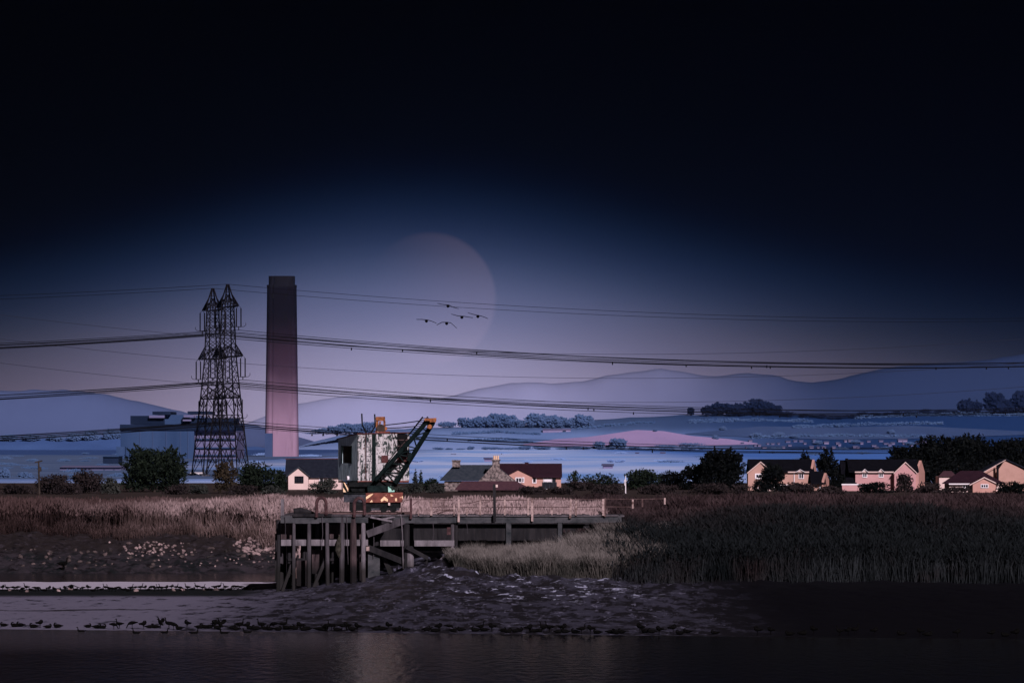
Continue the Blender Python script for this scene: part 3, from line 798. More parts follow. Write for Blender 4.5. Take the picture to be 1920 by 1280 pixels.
# ------------------------------------------------------------------ pylons
LDIR = Vector((0.91, 0.415, 0)).normalized()
ADIR = Vector((0.415, -0.91, 0)).normalized()
ARMS = ((39.6, 6.9), (28.2, 9.5), (18.85, 7.7))
INS = 5.0
def pylon_proto(px, d, label):
    t = thing('electricity_pylon', label, 'pylon', (PX(px, d), d, 0), 'pylons standing together by the power station')
    hs = [(1.0, 3.85), (18.85, 2.25), (28.2, 1.5), (39.6, 1.08), (41.5, 0.95), (44.8, 0.15)]
    def hw(z): return float(np.interp(z, [h[0] for h in hs], [h[1] for h in hs]))
    def pt(a, b, z, k=1.0):
        w_ = hw(z) * k
        return LDIR * (a * w_) + ADIR * (b * w_) + Vector((0, 0, z))
    for a, b in ((-1, -1), (1, -1), (1, 1), (-1, 1)):
        mb = MB()
        for (z0, _), (z1, _) in zip(hs, hs[1:]):
            mb.bar(pt(a, b, z0), pt(a, b, z1), 0.28 if z0 < 30 else 0.24)
        lg = part('leg', mb, M['steel_far'], t)
        q_ = pt(a, b, 0)
        part('footing', MB().box(q_.x - .9, q_.x + .9, q_.y - .9, q_.y + .9, -2, 1.4), M['crane_grey'], lg)
    zs = [1.0, 7.0, 11.0, 15.0, 18.85]
    z = 18.85
    while z < 41: z = min(z + 1.9 * hw(z) / 1.9 + 0.55, 41.5); zs.append(z)
    mb = MB()
    cs = [(-1, -1), (1, -1), (1, 1), (-1, 1)]
    for i in range(len(zs) - 1):
        za, zb = zs[i], zs[i + 1]
        for q in range(4):
            a, b = cs[q], cs[(q + 1) % 4]
            th = 0.13 if za < 19 else 0.11
            if za < 18:     # inverted V with a belt
                mid = (pt(*a, zb) + pt(*b, zb)) / 2
                mb.bar(pt(*a, za), mid, th); mb.bar(pt(*b, za), mid, th)
                mb.bar(pt(*a, zb), pt(*b, zb), th)
                qa = (pt(*a, za) + mid) / 2; qb = (pt(*b, za) + mid) / 2
                mb.bar(qa, pt(*a, (za + zb) / 2 + 0.8), th * .7); mb.bar(qb, pt(*b, (za + zb) / 2 + 0.8), th * .7)
                mb.bar(qa, pt(*a, zb), th * .7); mb.bar(qb, pt(*b, zb), th * .7)
            else:
                mb.bar(pt(*a, za), pt(*b, zb), th); mb.bar(pt(*b, za), pt(*a, zb), th)
    for q in range(4):
        mb.bar(pt(*cs[q], 43), pt(*cs[(q + 1) % 4], 43), .1)
    part('lattice_bracing', mb, M['steel_far'], t, kind='stuff')
    tips = []
    for za, L in ARMS:
        for sgn in (-1, 1):
            tip = ADIR * (sgn * L) + Vector((0, 0, za + 0.15))
            mb = MB()
            roots = []
            for s2 in (-1, 1):
                lo = pt(s2, sgn, za); up = pt(s2, sgn, za + 2.9)
                mb.bar(lo, tip, 0.24); mb.bar(up, tip, 0.2)
                roots.append((lo, up))
            for k_ in (0.2, 0.4, 0.6, 0.8):
                for lo, up in roots:
                    mb.bar(lo.lerp(tip, k_), up.lerp(tip, max(0, k_ - 0.2)), 0.11)
                    mb.bar(lo.lerp(tip, k_), up.lerp(tip, k_), 0.11)
                mb.bar(roots[0][0].lerp(tip, k_), roots[1][0].lerp(tip, k_), 0.11)
            mb.bar(pt(-1, sgn, za), pt(1, sgn, za), 0.2)
            arm = part('crossarm', mb, M['steel_far'], t)
            ib = MB()
            for s3 in (-0.55, 0.55):
                top = tip + LDIR * s3 * 0.4 + Vector((0, 0, -0.2)); q0 = tip + LDIR * s3 + Vector((0, 0, -0.6)); q1 = tip + LDIR * s3 + Vector((0, 0, -INS + 0.2))
                ib.bar(top, q0, .08)
                n = 16
                pts = [q0.lerp(q1, i / (2 * n)) for i in range(2 * n + 1)]
                ib.tube(pts, [0.19 if i % 2 else 0.12 for i in range(2 * n + 1)], 6)
            q1 = tip + Vector((0, 0, -INS + 0.2))
            ib.bar(q1 - LDIR * .62, q1 + LDIR * .62, .16)
            ib.bar(q1, q1 + Vector((0, 0, -0.7)), .2)
            for s3 in (-1, 1):
                ib.tube([q1 + LDIR * .5 * s3, q1 + LDIR * 1.3 * s3 + Vector((0, 0, .05)), q1 + LDIR * 1.75 * s3 + Vector((0, 0, .45)), q1 + LDIR * 1.7 * s3 + Vector((0, 0, .9))], .06, 5)
            part('insulator', ib, M['insul'], arm)
            tips.append(tip + Vector((0, 0, -INS - 0.5)))
    tips.append(Vector((0, 0, 44.8)))
    return t, tips
py_a, tips = pylon_proto(399, 1125, 'left lattice pylon of the overlapping pair, set slightly farther back')
py_b = copy_tree(py_a)
py_b.location = (PX(427, 1096), 1096, 0)
py_b['label'] = 'right lattice pylon of the overlapping pair, nearer and a little taller'
SPAN = 330
def wire(name, a, b_off, sag, label, group, rad=0.06, damp=True):
    """one conductor over the support A: a span to either side"""
    o = Vector(a)
    mb = MB()
    for sg in (-1, 1):
        pts = []
        for i in range(49):
            t_ = i / 48
            p = LDIR * (sg * SPAN * t_) + Vector((0, 0, -4 * sag * t_ * (1 - t_) + b_off))
            pts.append(p)
        mb.tube(pts, rad, 4, cap=False)
    ob = link(name, mb.mesh(name), M['cable'])
    ob.location = o
    tag(ob, label, 'power line', group)
    if damp:
        for q in range(3):
            s_ = rnd.uniform(25, 250)
            t_ = s_ / SPAN
            mb = MB()
            c = LDIR * s_ + Vector((0, 0, -4 * sag * t_ * (1 - t_) + b_off))
            mb.box(c.x - .14, c.x + .14, c.y - .14, c.y + .14, c.z - .5, c.z + .16)
            part('spacer', mb, M['cable'], ob)
    return ob
LV = ('top', 'middle', 'bottom')
for ip, (pp, nm) in enumerate(((py_a, 'left'), (py_b, 'right'))):
    base = Vector(pp.location)
    for k, tip in enumerate(tips[:-1]):
        lv = k // 2
        for q in (0, 1):
            wire('power_cable', base + tip, -0.5 * q + rnd.uniform(-.15, .15), 6.2 + 0.5 * q + rnd.uniform(-.35, .35) + 0.25 * (k % 2),
                 '%s %s cable hung from the %s %s arm of the %s pylon' % (('upper', 'lower')[q], LV[lv], ('far', 'near')[k % 2], LV[lv], nm), 'cables of the %s bundle' % LV[lv], damp=(q == 1))
    wire('earth_wire', base + tips[-1], 0, 6.0, 'thin earth wire sagging from the peak of the %s pylon' % nm, 'earth wires on the pylon peaks', 0.045, False)
def faint(pts_px, d, label):
    xs_ = np.linspace(-200, 2120, 60)
    pv_, k_ = pts_px
    mb = MB()
    mb.tube([P(x, pv_ - k_ * (x - 1180) ** 2, d) for x in xs_], 0.09, 4, cap=False)
    ob = link('distant_cable', mb.mesh('distant_cable'), M['cable2'])
    tag(ob, label, 'power line', 'thin cables of the line farther off')
M['cable2'] = mat('grey_cable', (0.02, 0.02, 0.03), None, rough=0.9, spec=0.05)
faint((664, 5.3e-5), 2500, 'thin grey distant cable crossing the sky just above the top black bundle')
faint((709, 5.3e-5), 2500, 'thin grey distant cable crossing between the top and middle black bundles')
faint((754, 5.3e-5), 2500, 'thin grey distant cable crossing just above the middle black bundle at right')

# ------------------------------------------------------------------ trees
def leaves(pts, size, rs, flat=0.4, face=None):
    """rhombus leaf clumps round points"""
    n = len(pts)
    a = rs.normal(size=(n, 3))
    if face is not None:      # leaves turned towards the sun for even, haze-flat shading
        nn = np.array(face) + rs.normal(size=(n, 3)) * .28; nn /= np.linalg.norm(nn, axis=1)[:, None]
        a -= (a * nn).sum(1)[:, None] * nn
    a /= np.linalg.norm(a, axis=1)[:, None]
    if face is not None:
        b = np.cross(nn, a)
        s = size * rs.uniform(0.5, 1.35, size=(n, 1))
        v = np.stack([pts - a * s, pts - b * s * flat, pts + a * s, pts + b * s * flat], 1).reshape(-1, 3)
        return v, np.arange(4 * n).reshape(n, 4)
    b = rs.normal(size=(n, 3)); b -= (a * b).sum(1)[:, None] * a; b /= np.linalg.norm(b, axis=1)[:, None]
    s = size * rs.uniform(0.5, 1.35, size=(n, 1))
    v = np.stack([pts - a * s, pts - b * s * flat, pts + a * s, pts + b * s * flat], 1).reshape(-1, 3)
    f = np.arange(4 * n).reshape(n, 4)
    return v, f
def crown_points(lobes, per, rs, edge=0.55):
    out = []
    for c, r in lobes:
        m = int(per * (r[0] * r[2]))
        u = rs.normal(size=(m, 3)); u /= np.linalg.norm(u, axis=1)[:, None]
        q = rs.uniform(0.0, 1, size=(m, 1)) ** edge
        q = q * (1 + 0.22 * (rs.uniform(size=(m, 1)) ** 3))
        out.append(np.array(c) + u * q * np.array(r))
    return np.concatenate(out)
def near(px):
    for lim, t_ in ((90, 'behind the telegraph pole'), (240, 'left of the big round tree'), (540, 'behind the pylon feet'), (650, 'behind the slate-roofed house'), (830, 'behind the crane'), (930, 'above the stone cottage'), (1060, 'above the salmon house'),
                    (1180, 'behind the white mast'), (1300, 'left of the spiky tree'), (1400, 'behind the spiky tree'), (1540, 'above the first peach house'), (1740, 'above the pink house')):
        if px < lim: return t_
    return 'above the bungalow'
tree_no = 0
ORD = 'first second third fourth fifth sixth seventh eighth ninth tenth eleventh twelfth thirteenth fourteenth fifteenth sixteenth'.split()
def tree(name, label, px, w_px, top, d, m, cat='tree', base=None, group=None, seed=None, leaf=None, nl=9, per=70, spiky=0.0, trunk_h=0.25, zbase=None, shape='round', flat=0.4):
    """tree or bush seen at photo column px, w_px wide, top at photo row TOP"""
    global tree_no
    tree_no += 1
    rs = np.random.RandomState(100 + tree_no if seed is None else seed)
    zb = zbase if zbase is not None else 1.25
    k = d / F
    w_ = w_px * k; H = PZ(top, d) - zb
    t = thing(name, label, cat, (PX(px, d), d, zb), group)
    lobes = []
    ch = H * (1 - trunk_h)
    zc = H * trunk_h + ch / 2
    if shape == 'round':
        if trunk_h < .12:
            for i in range(7):
                f_ = (i + .5) / 7 - .5
                lobes.append(((f_ * w_ * .82, rs.uniform(-.2, .2) * w_, H * rs.uniform(.13, .22)), (w_ * .15, w_ * .2, H * .2)))
        lobes.append(((0, 0, zc - ch * .03), (w_ * .36, w_ * .36, ch * .43)))
        for i in range(nl):
            a = rs.uniform(0, 2 * math.pi); e = rs.uniform(-0.7, 1.0)
            rr = rs.uniform(.16, .27)
            lobes.append(((math.cos(a) * w_ * (.5 - rr) * math.sqrt(max(0.05, 1 - e * e * .8)), math.sin(a) * w_ * (.5 - rr) * math.sqrt(max(0.05, 1 - e * e * .8)), zc + e * ch * (.5 - rr)), (w_ * rr, w_ * rr, ch * rr * rs.uniform(.85, 1.1))))
    elif shape == 'cone':
        for i in range(9):
            f = i / 8
            r_ = w_ * .5 * (1 - f) ** .8 + .04 * w_
            lobes.append(((rs.uniform(-.06, .06) * w_, 0, H * (.06 + .88 * f)), (r_, r_, H * .11)))
    elif shape == 'wide':
        for i in range(nl):
            f = (i + .5) / nl
            hh = ch * rs.uniform(.62, 1.0) * (0.75 + .25 * math.sin(math.pi * f))
            lobes.append((((f - .5) * w_ * .86, rs.uniform(-.15, .15) * w_ * .4, H * trunk_h + hh * .5), (w_ / nl * rs.uniform(.8, 1.25), w_ / nl * 1.2, hh * .5)))
    ls = (leaf or max(0.28, min(w_, H) * 0.055)) * .8
    pts = crown_points(lobes, per / max(ls * ls, 1e-4) * 0.09, rs)
    if spiky:
        for i in range(int(spiky)):
            a = rs.uniform(0, 2 * math.pi); e = rs.uniform(0.0, 1.0)
            base_ = np.array((math.cos(a) * w_ * .40 * math.sqrt(1 - e * e * .9), math.sin(a) * w_ * .4, zc + e * ch * .40))
            dr = base_ - np.array((0, 0, zc - ch * .25)); dr /= np.linalg.norm(dr)
            ln = rs.uniform(.06, .15) * max(w_, H)
            q = rs.uniform(0, 1, size=(26, 1))
            pts = np.concatenate([pts, base_ + dr * q * ln + rs.normal(size=(26, 3)) * ls * .35 * (1.2 - q)])
    pts = pts[pts[:, 2] > 0.02 * H]
    v, f = leaves(pts, ls, rs, flat)
    cr = link('crown', npmesh('crown', v, f), m, t)
    mb = MB()
    tr_ = max(0.05, w_ * .022)
    mb.tube([(0, 0, -0.3), (rs.uniform(-.02, .02) * w_, 0, H * .3), (rs.uniform(-.04, .04) * w_, 0, H * .72)], [tr_ * 1.3, tr_, tr_ * .35], 7)
    for i in range(4):
        a = rs.uniform(0, 6.28)
        z0 = H * rs.uniform(.2, .45)
        mb.tube([(0, 0, z0), (math.cos(a) * w_ * .15, math.sin(a) * w_ * .15, z0 + H * .13), (math.cos(a) * w_ * .3, math.sin(a) * w_ * .3, z0 + H * .22)], [tr_ * .6, tr_ * .4, tr_ * .15], 5)
    part('trunk', mb, M['bark'], t)
    return t
BUSH = 'bushes along the field edge'
tree('broad_tree', 'big round dark green tree left of the pylons, tallest at that side', 289, 130, 833, 720, M['leaf_green'], per=120, nl=16, trunk_h=.05, leaf=.36, spiky=30)
tree('young_tree', 'small olive-brown tree standing in front of the pylon feet', 425, 56, 866, 700, M['leaf_brown'], per=60, nl=11, trunk_h=.06, leaf=.34, spiky=14)
tree('bushy_tree', 'rounded dark bush tree between the pylons and the slate-roofed house', 487, 92, 861, 730, M['leaf_green'], per=110, nl=14, trunk_h=.04, leaf=.36)
tree('bush', 'small dark bush touching the gable of the slate-roofed house', 527, 26, 874, 725, M['leaf_green'], 'bush', per=110, nl=7, trunk_h=.03, leaf=.3)
tree('bush', 'dark domed bush beside the telegraph pole at the far left', 102, 76, 885, 690, M['leaf_dusk'], 'bush', group=BUSH, per=110, nl=12, trunk_h=.03, leaf=.3)
tree('bush', 'taller dark domed bush midway between telegraph pole and big round tree', 164, 64, 879, 700, M['leaf_dusk'], 'bush', group=BUSH, per=110, nl=12, trunk_h=.03, leaf=.3)
tree('bush', 'low grey-green bush tucked under the left side of the big round tree', 208, 40, 895, 690, M['leaf_grey'], 'bush', group=BUSH, per=100, nl=9, trunk_h=.02, leaf=.28)
tree('bush', 'low dark bush at the left edge of the photograph', 30, 70, 906, 690, M['leaf_dusk'], 'bush', group=BUSH, per=100, nl=9, trunk_h=.02, leaf=.28)
tree('bush', 'low scrubby bush between the big round tree and the pylon feet', 372, 44, 905, 690, M['leaf_grey'], 'bush', group=BUSH, per=90, nl=9, trunk_h=.02, leaf=.26)
tree('bush', 'grey-green bush in front of the slate-roofed house, left of the crane', 606, 62, 896, 690, M['leaf_grey'], 'bush', group=BUSH, per=80, nl=10, trunk_h=.02, leaf=.28)
tree('conifer', 'taller of two dark pointed conifers just right of the crane', 779.5, 17, 879, 735, M['leaf_green'], shape='cone', per=120, leaf=.26, group='pointed conifers')
tree('conifer', 'shorter of two dark pointed conifers just right of the crane', 788.5, 14, 881, 737, M['leaf_green'], shape='cone', per=120, leaf=.26, group='pointed conifers')
tree('bush', 'round green bush between the conifers and the stone cottage', 809, 32, 893, 725, M['leaf_green'], 'bush', group=BUSH, per=100, nl=9, trunk_h=.02, leaf=.28)
tree('bush', 'pale grey bush in front of the green bush by the cottage', 818, 40, 905, 700, M['leaf_grey'], 'bush', group=BUSH, per=80, nl=9, trunk_h=.02, leaf=.25)
tree('bush', 'low grey bush below the conifers right of the crane', 775, 44, 904, 700, M['leaf_grey'], 'bush', group=BUSH, per=80, nl=9, trunk_h=.02, leaf=.25)
tree('slim_tree', 'airy dark tree right beside the salmon house', 1075, 28, 880, 770, M['leaf_green'], per=60, nl=8, trunk_h=.1, leaf=.3)
tree('bush', 'purple-brown scrub at the foot of the slim tree right of the salmon house', 1085, 70, 900, 740, M['leaf_dusk'], 'bush', group=BUSH, per=90, nl=9, trunk_h=.02, leaf=.28)
tree('bushy_tree', 'wide green bush tree left of the thin white mast', 1125, 76, 884, 760, M['leaf_green'], shape='wide', nl=7, per=90, trunk_h=.03, leaf=.3)
tree('bushy_tree', 'dark round-topped tree just right of the thin white mast', 1206, 74, 875, 750, M['leaf_green'], per=110, nl=12, trunk_h=.03, leaf=.32)
tree('bushy_tree', 'dark lower tree in the middle of the hedge right of the mast', 1258, 66, 882, 755, M['leaf_black'], per=100, nl=12, trunk_h=.03, leaf=.32)
tree('bushy_tree', 'dark tree leaning on the left flank of the tall spiky tree', 1305, 66, 868, 750, M['leaf_black'], per=110, nl=12, trunk_h=.03, leaf=.32)
tree('spiky_tree', 'tall blackish tree with ragged upright tips left of the peach houses', 1354, 88, 840, 745, M['leaf_black'], per=120, nl=15, trunk_h=.04, leaf=.36, spiky=70)
tree('bush', 'black domed tree in front of the first peach house, hiding its middle', 1449, 52, 866, 725, M['leaf_black'], per=130, nl=12, trunk_h=.03, leaf=.3)
tree('bush', 'low black bush below the window of the first peach house', 1426, 34, 897, 715, M['leaf_black'], 'bush', per=90, nl=8, trunk_h=.02, leaf=.28)
tree('poplar', 'narrow dark tree rising behind the ridge of the first peach house', 1509, 27, 836, 800, M['leaf_black'], per=120, nl=10, trunk_h=.1, leaf=.34)
tree('dense_tree', 'dark tree filling the gap between the two peach houses', 1554, 52, 843, 790, M['leaf_black'], per=100, nl=12, trunk_h=.05, leaf=.36, spiky=18)
tree('bush', 'dark hedge bush below the gap between the two peach houses', 1574, 26, 880, 740, M['leaf_black'], 'bush', per=120, nl=8, trunk_h=.02, leaf=.3)
tree('bush', 'round brown shrub in front of the gable of the second peach house', 1695, 38, 885, 715, M['leaf_dusk'], 'bush', per=120, nl=10, trunk_h=.02, leaf=.28)
tree('bush', 'low dark bush at the right corner of the second peach house', 1740, 60, 901, 705, M['leaf_dusk'], 'bush', group=BUSH, per=100, nl=9, trunk_h=.02, leaf=.28)
tree('bush', 'dark olive bush below the wall between the two peach houses', 1500, 74, 903, 700, M['leaf_dusk'], 'bush', group=BUSH, per=100, nl=9, trunk_h=.02, leaf=.28)
tree('bush', 'dark low bush in front of the second peach house dormers', 1640, 74, 902, 702, M['leaf_black'], 'bush', group=BUSH, per=100, nl=9, trunk_h=.02, leaf=.28)
tree('bush', 'black bush at the foot of the big peach gable at the right edge', 1896, 66, 898, 690, M['leaf_black'], 'bush', group=BUSH, per=110, nl=9, trunk_h=.02, leaf=.28)
for i, (px, w_, tp, mm) in enumerate(((128, 60, 903, 'leaf_dusk'), (330, 60, 907, 'leaf_dusk'), (452, 70, 908, 'leaf_dusk'), (512, 50, 910, 'leaf_grey'), (740, 60, 908, 'leaf_grey'), (1000, 70, 910, 'leaf_dusk'), (1052, 50, 909, 'leaf_dusk'),
                                 (1140, 70, 906, 'leaf_dusk'), (1240, 90, 905, 'leaf_dusk'), (1330, 90, 904, 'leaf_dusk'), (1390, 50, 907, 'leaf_dusk'), (1560, 60, 909, 'leaf_dusk'), (1790, 60, 911, 'leaf_dusk'))):
    tree('bush', ORD[i] + ' clump of knee-high scrub from the left along the far edge of the reeds', px, w_, tp, 685, M[mm], 'bush', group='low scrub along the reeds', per=90, nl=9, trunk_h=.02, leaf=.26)
WOOD = 'dark wood behind the right hand houses'
for px, w_, tp, lab in ((1702, 84, 832, 'lower left shoulder tree of the dark wood behind the peach houses'), (1752, 96, 813, 'tall dark tree left of centre in the wood behind the peach houses'),
                        (1815, 110, 812, 'broadest dark tree in the middle of the wood behind the peach houses'), (1872, 80, 822, 'dark tree dipping lower right of the middle of the wood'),
                        (1912, 90, 817, 'dark tree at the right end of the wood against the frame edge')):
    tree('wood_tree', lab, px, w_, tp, 850, M['leaf_black'], per=130, nl=18, trunk_h=.03, leaf=.45, spiky=24, group=WOOD)
tree('wood_tree', 'dark undergrowth tree filling the foot of the wood behind the peach houses', 1790, 250, 858, 830, M['leaf_black'], shape='wide', nl=9, per=90, trunk_h=.02, leaf=.45, group=WOOD)

# ------------------------------------------------------------------ trees on the far ridges
def far_tree(px, py_base, w_px, h_px, m, label, group, d=None, z=None, name='ridge_tree'):
    if d is None:
        q = ridge_at(px, py_base + 1.5)
    else:
        q = P(px, py_base, d)
    k = q.y / F
    global tree_no
    tree_no += 1
    rs = np.random.RandomState(500 + tree_no)
    w_, H = w_px * k, h_px * k
    t = thing(name, label, 'tree', q, group)
    lob = [((0, 0, H * .5), (w_ * .42, w_ * .42, H * .46))] + [((rs.uniform(-.3, .3) * w_, rs.uniform(-.3, .3) * w_, H * rs.uniform(.3, .75)), (w_ * .24, w_ * .24, H * .24)) for _ in range(5)]
    pts = crown_points(lob, 1500 / (w_ * H), rs)
    v, f = leaves(pts, min(w_, H) * .10, rs, .8, (0.1, -.85, .5))
    link('crown', npmesh('crown', v, f), m, t)
    part('trunk', MB().tube([(0, 0, -2), (0, 0, H * .5)], [w_ * .05, w_ * .02], 6), M['bark'], t)
RT = 'hazy trees along the crest right of the crane'
for i, (px, tp, w_) in enumerate(((833, 792, 14), (845, 793, 12), (872, 785, 16), (886, 786, 16), (900, 782, 17), (923, 777, 16), (940, 778, 18), (957, 780, 18), (975, 789, 12), (999, 776, 20), (1018, 779, 16), (1036, 780, 18), (1052, 783, 14), (1071, 785, 14), (1088, 778, 18), (1104, 781, 10))):
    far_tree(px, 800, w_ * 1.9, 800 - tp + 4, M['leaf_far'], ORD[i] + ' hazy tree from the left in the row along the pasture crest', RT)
far_tree(1295, 777, 15, 15, M['leaf_far2'], 'lone round dark blue tree left of the hilltop clump', None)
HC = 'dark clump on the hilltop above the tall spiky tree'
for i, (px, tp, w_) in enumerate(((1326, 760, 26), (1346, 754, 30), (1368, 756, 30), (1392, 753, 32), (1414, 747, 34), (1436, 753, 32), (1452, 760, 22))):
    far_tree(px, 778, w_ * 1.25, 780 - tp, M['leaf_far2'], ORD[i] + ' tree from the left in the dense dark hilltop clump', HC)
for px, tp, w_, lab in ((1808, 748, 32, 'leftmost dark blue hilltop tree at the right edge, low and rounded'), (1827, 752, 20, 'smallest dark blue hilltop tree at the right edge'),
                        (1858, 734, 40, 'tall round dark blue hilltop tree near the right edge'), (1884, 748, 22, 'low dark blue hilltop tree between the two tall ones at the right edge'), (1909, 732, 38, 'tall dark blue hilltop tree cut by the right edge')):
    far_tree(px, 774, w_ * 1.1, 776 - tp, M['leaf_far2'], lab, 'dark hilltop trees at the right edge')
rs = np.random.RandomState(31)
for i in range(16):
    px = 1478 + i * 20 + rs.uniform(-6, 6)
    far_tree(px, float(np.interp(px, [q_[0] for q_ in RIDGE], [q_[1] for q_ in RIDGE])) + 3, rs.uniform(22, 34), rs.uniform(6, 12), M['leaf_far2'], ORD[i] + ' low dark tree from the left along the crest before the right edge', 'low dark wood along the right hand crest')
for px, w_, h_, lab in ((1118, 26, 14, 'smaller hazy blue bush in front of the pink field'), (1152, 36, 20, 'larger hazy blue bush in front of the pink field')):
    far_tree(px, 839, w_, h_, M['leaf_far'], lab, 'bushes before the pink field', name='field_bush')
for px, py, w_, h_ in ((1225, 808, 10, 6), (1335, 822, 12, 8), (1350, 805, 14, 8), (1410, 818, 26, 9), (1450, 817, 24, 9), (1480, 820, 20, 8), (1520, 832, 22, 9), (1590, 830, 24, 8), (1660, 812, 14, 9), (1690, 834, 22, 8), (1560, 846, 30, 9), (1440, 846, 26, 9), (1640, 846, 30, 9), (1290, 836, 60, 8), (1240, 838, 50, 7)):
    far_tree(px, py, w_, h_, M['leaf_far'], 'hazy blue tree on the far slope ' + near(px), 'trees scattered on the far slope', name='slope_tree')
rs = np.random.RandomState(15)
for i in range(78):
    py = rs.choice([850, 853, 857, 862, 867, 873, 880, 888, 896]) + rs.uniform(-1.5, 1.5)
    d_ = F * 8.0 / (py - 830)
    px = rs.uniform(470, 1900) if i % 4 else rs.uniform(0, 230)
    k_ = (py - 845) / 50
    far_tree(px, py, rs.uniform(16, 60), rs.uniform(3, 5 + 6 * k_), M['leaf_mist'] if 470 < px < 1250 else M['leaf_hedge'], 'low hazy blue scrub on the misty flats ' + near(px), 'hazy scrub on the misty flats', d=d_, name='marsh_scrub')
rs = np.random.RandomState(9)
for i in range(34):
    px = 830 + i * 18 + rs.uniform(-8, 8)
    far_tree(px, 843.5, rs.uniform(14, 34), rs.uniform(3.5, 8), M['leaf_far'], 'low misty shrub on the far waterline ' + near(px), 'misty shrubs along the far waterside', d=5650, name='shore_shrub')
for px, tp, w_ in ((18, 815, 36), (60, 814, 40), (105, 816, 36), (140, 812, 34), (172, 808, 36), (205, 806, 30), (222, 808, 28)):
    far_tree(px, 828, w_, 830 - tp, M['leaf_far'], 'hazy blue tree on the wooded ridge left of the power station', 'trees on the wooded ridge at left', d=5560)
for px, tp, w_ in ((632, 803, 44), (655, 799, 42), (606, 808, 44), (585, 816, 40), (690, 797, 46), (672, 800, 40)):
    far_tree(px, 814, w_, 820 - tp, M['leaf_far'], 'hazy blue tree on the low ridge behind the crane cab', 'trees on the low ridge behind the crane', d=5800)
for px, tp, w_ in ((8, 876, 24), (48, 884, 30), (560, 868, 24)):
    far_tree(px, 902, w_, 902 - tp, M['leaf_far'], 'bluish tree on the far shore behind the dark bushes', 'trees on the far shore', d=1050, name='shore_tree')

for hd in HEDGES: hedge(*hd)

# ------------------------------------------------------------------ far houses
def small_house(px, py, w_px, h_px, q, wallm, roofm, label, group, name='town_house'):
    k = q.y / F
    w_, h_ = w_px * k, h_px * k
    t = thing(name, label, 'house', q, group)
    part('wall', MB().box(-w_ / 2, w_ / 2, 0, 8, -2, h_ * .6), wallm, t)
    part('roof', MB().prism([(-w_ / 2 - .4, -.6, h_ * .6), (-w_ / 2 - .4, 4, h_), (-w_ / 2 - .4, 8.6, h_ * .6)], (w_ + .8, 0, 0)), roofm, t)
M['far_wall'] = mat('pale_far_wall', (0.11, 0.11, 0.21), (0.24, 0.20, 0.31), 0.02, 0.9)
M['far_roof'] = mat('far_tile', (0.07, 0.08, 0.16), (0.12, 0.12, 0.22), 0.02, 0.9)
rs = np.random.RandomState(3)
for i in range(46):
    px = 1382 + i * 8.2 + rs.uniform(-4, 4); py = rs.choice([829, 833, 837, 841]) + rs.uniform(-1, 1)
    small_house(px, py, rs.uniform(4, 9), rs.uniform(3.5, 6.0), ridge_at(px, py), M['far_wall'], M['far_roof'], 'tiny pale house in the hazy hillside town at right', 'houses of the hazy hillside town')
q = ridge_at(1043, 810)
k = q.y / F
t = thing('farmhouse', 'long low white farm building on the far slope below the tree row', 'farmhouse', q)
part('wall', MB().box(-26 * k, 26 * k, 0, 9, -4, 4.5 * k), M['far_wall'], t)
part('roof', MB().prism([(-27 * k, -1, 4.5 * k), (-27 * k, 4.5, 7 * k), (-27 * k, 10, 4.5 * k)], (54 * k, 0, 0)), M['far_roof'], t)
part('doorway', MB().box(11 * k, 17 * k, -.5, .3, -1 * k, 3.2 * k), M['ps_dark'], t)
for px, py, w_, d_, lab in ((1195, 848, 6, 3600, 'tiny pale cottage on the far blue shore left of the spiky tree'), (1243, 849, 9, 3600, 'pale boat-shed on the far blue shore near the spiky tree'),
                            (1140, 876, 18, 1500, 'pale lilac barn roof behind the hedge right of the salmon house'), (915, 862, 14, 2050, 'pale hut glimpsed above the stone cottage roof'), (850, 852, 8, 3300, 'tiny pale cottage on the far shore above the left chimney')):
    small_house(px, py, w_, w_ * .55, P(px, py + 3, d_), M['far_wall'], M['far_roof'], lab, None, 'shore_cottage')

# ------------------------------------------------------------------ houses
ZG = 1.2
def wbox(a, b, top, d, dep, zb=ZG - .2): return MB().box(PX(a, d), PX(b, d), d, d + dep, zb, PZ(top, d))
def xroof(a, b, eave, ridge, d, dep, over=0.35, th=0.22):
    """roof with its ridge across the view; EAVE and RIDGE are photo rows"""
    x0, x1 = PX(a, d), PX(b, d)
    ze, zr_ = PZ(eave, d), PZ(ridge, d + dep / 2)
    return MB().prism([(x0, d - over, ze - .12), (x0, d - over, ze + th * .4), (x0, d + dep / 2, zr_), (x0, d + dep + over, ze + th * .4), (x0, d + dep + over, ze - .12), (x0, d + dep / 2, zr_ - th * 1.6)], (x1 - x0, 0, 0))
def gwall(a, b, eave, apex, ax, d, dep, zb=ZG - .2):
    return MB().prism([(PX(a, d), d, zb), (PX(b, d), d, zb), (PX(b, d), d, PZ(eave, d)), (PX(ax, d), d, PZ(apex, d)), (PX(a, d), d, PZ(eave, d))], (0, dep, 0))
def groof(a, b, eave, apex, ax, d, dep, over=0.3, th=0.2):
    out = MB()
    x0, x1, xm = PX(a, d), PX(b, d), PX(ax, d)
    ze, za = PZ(eave, d), PZ(apex, d)
    s0 = (za - ze) / (xm - x0); s1 = (za - ze) / (x1 - xm)
    out.prism([(x0 - over, d - .25, ze - over * s0 + .02), (xm, d - .25, za + .02), (xm, d - .25, za + .02 + th), (x0 - over, d - .25, ze - over * s0 + .02 + th)], (0, dep, 0))
    out.prism([(xm + .002, d - .25, za + .02), (x1 + over, d - .25, ze - over * s1 + .02), (x1 + over, d - .25, ze - over * s1 + .02 + th), (xm + .002, d - .25, za + .02 + th)], (0, dep, 0))
    return out
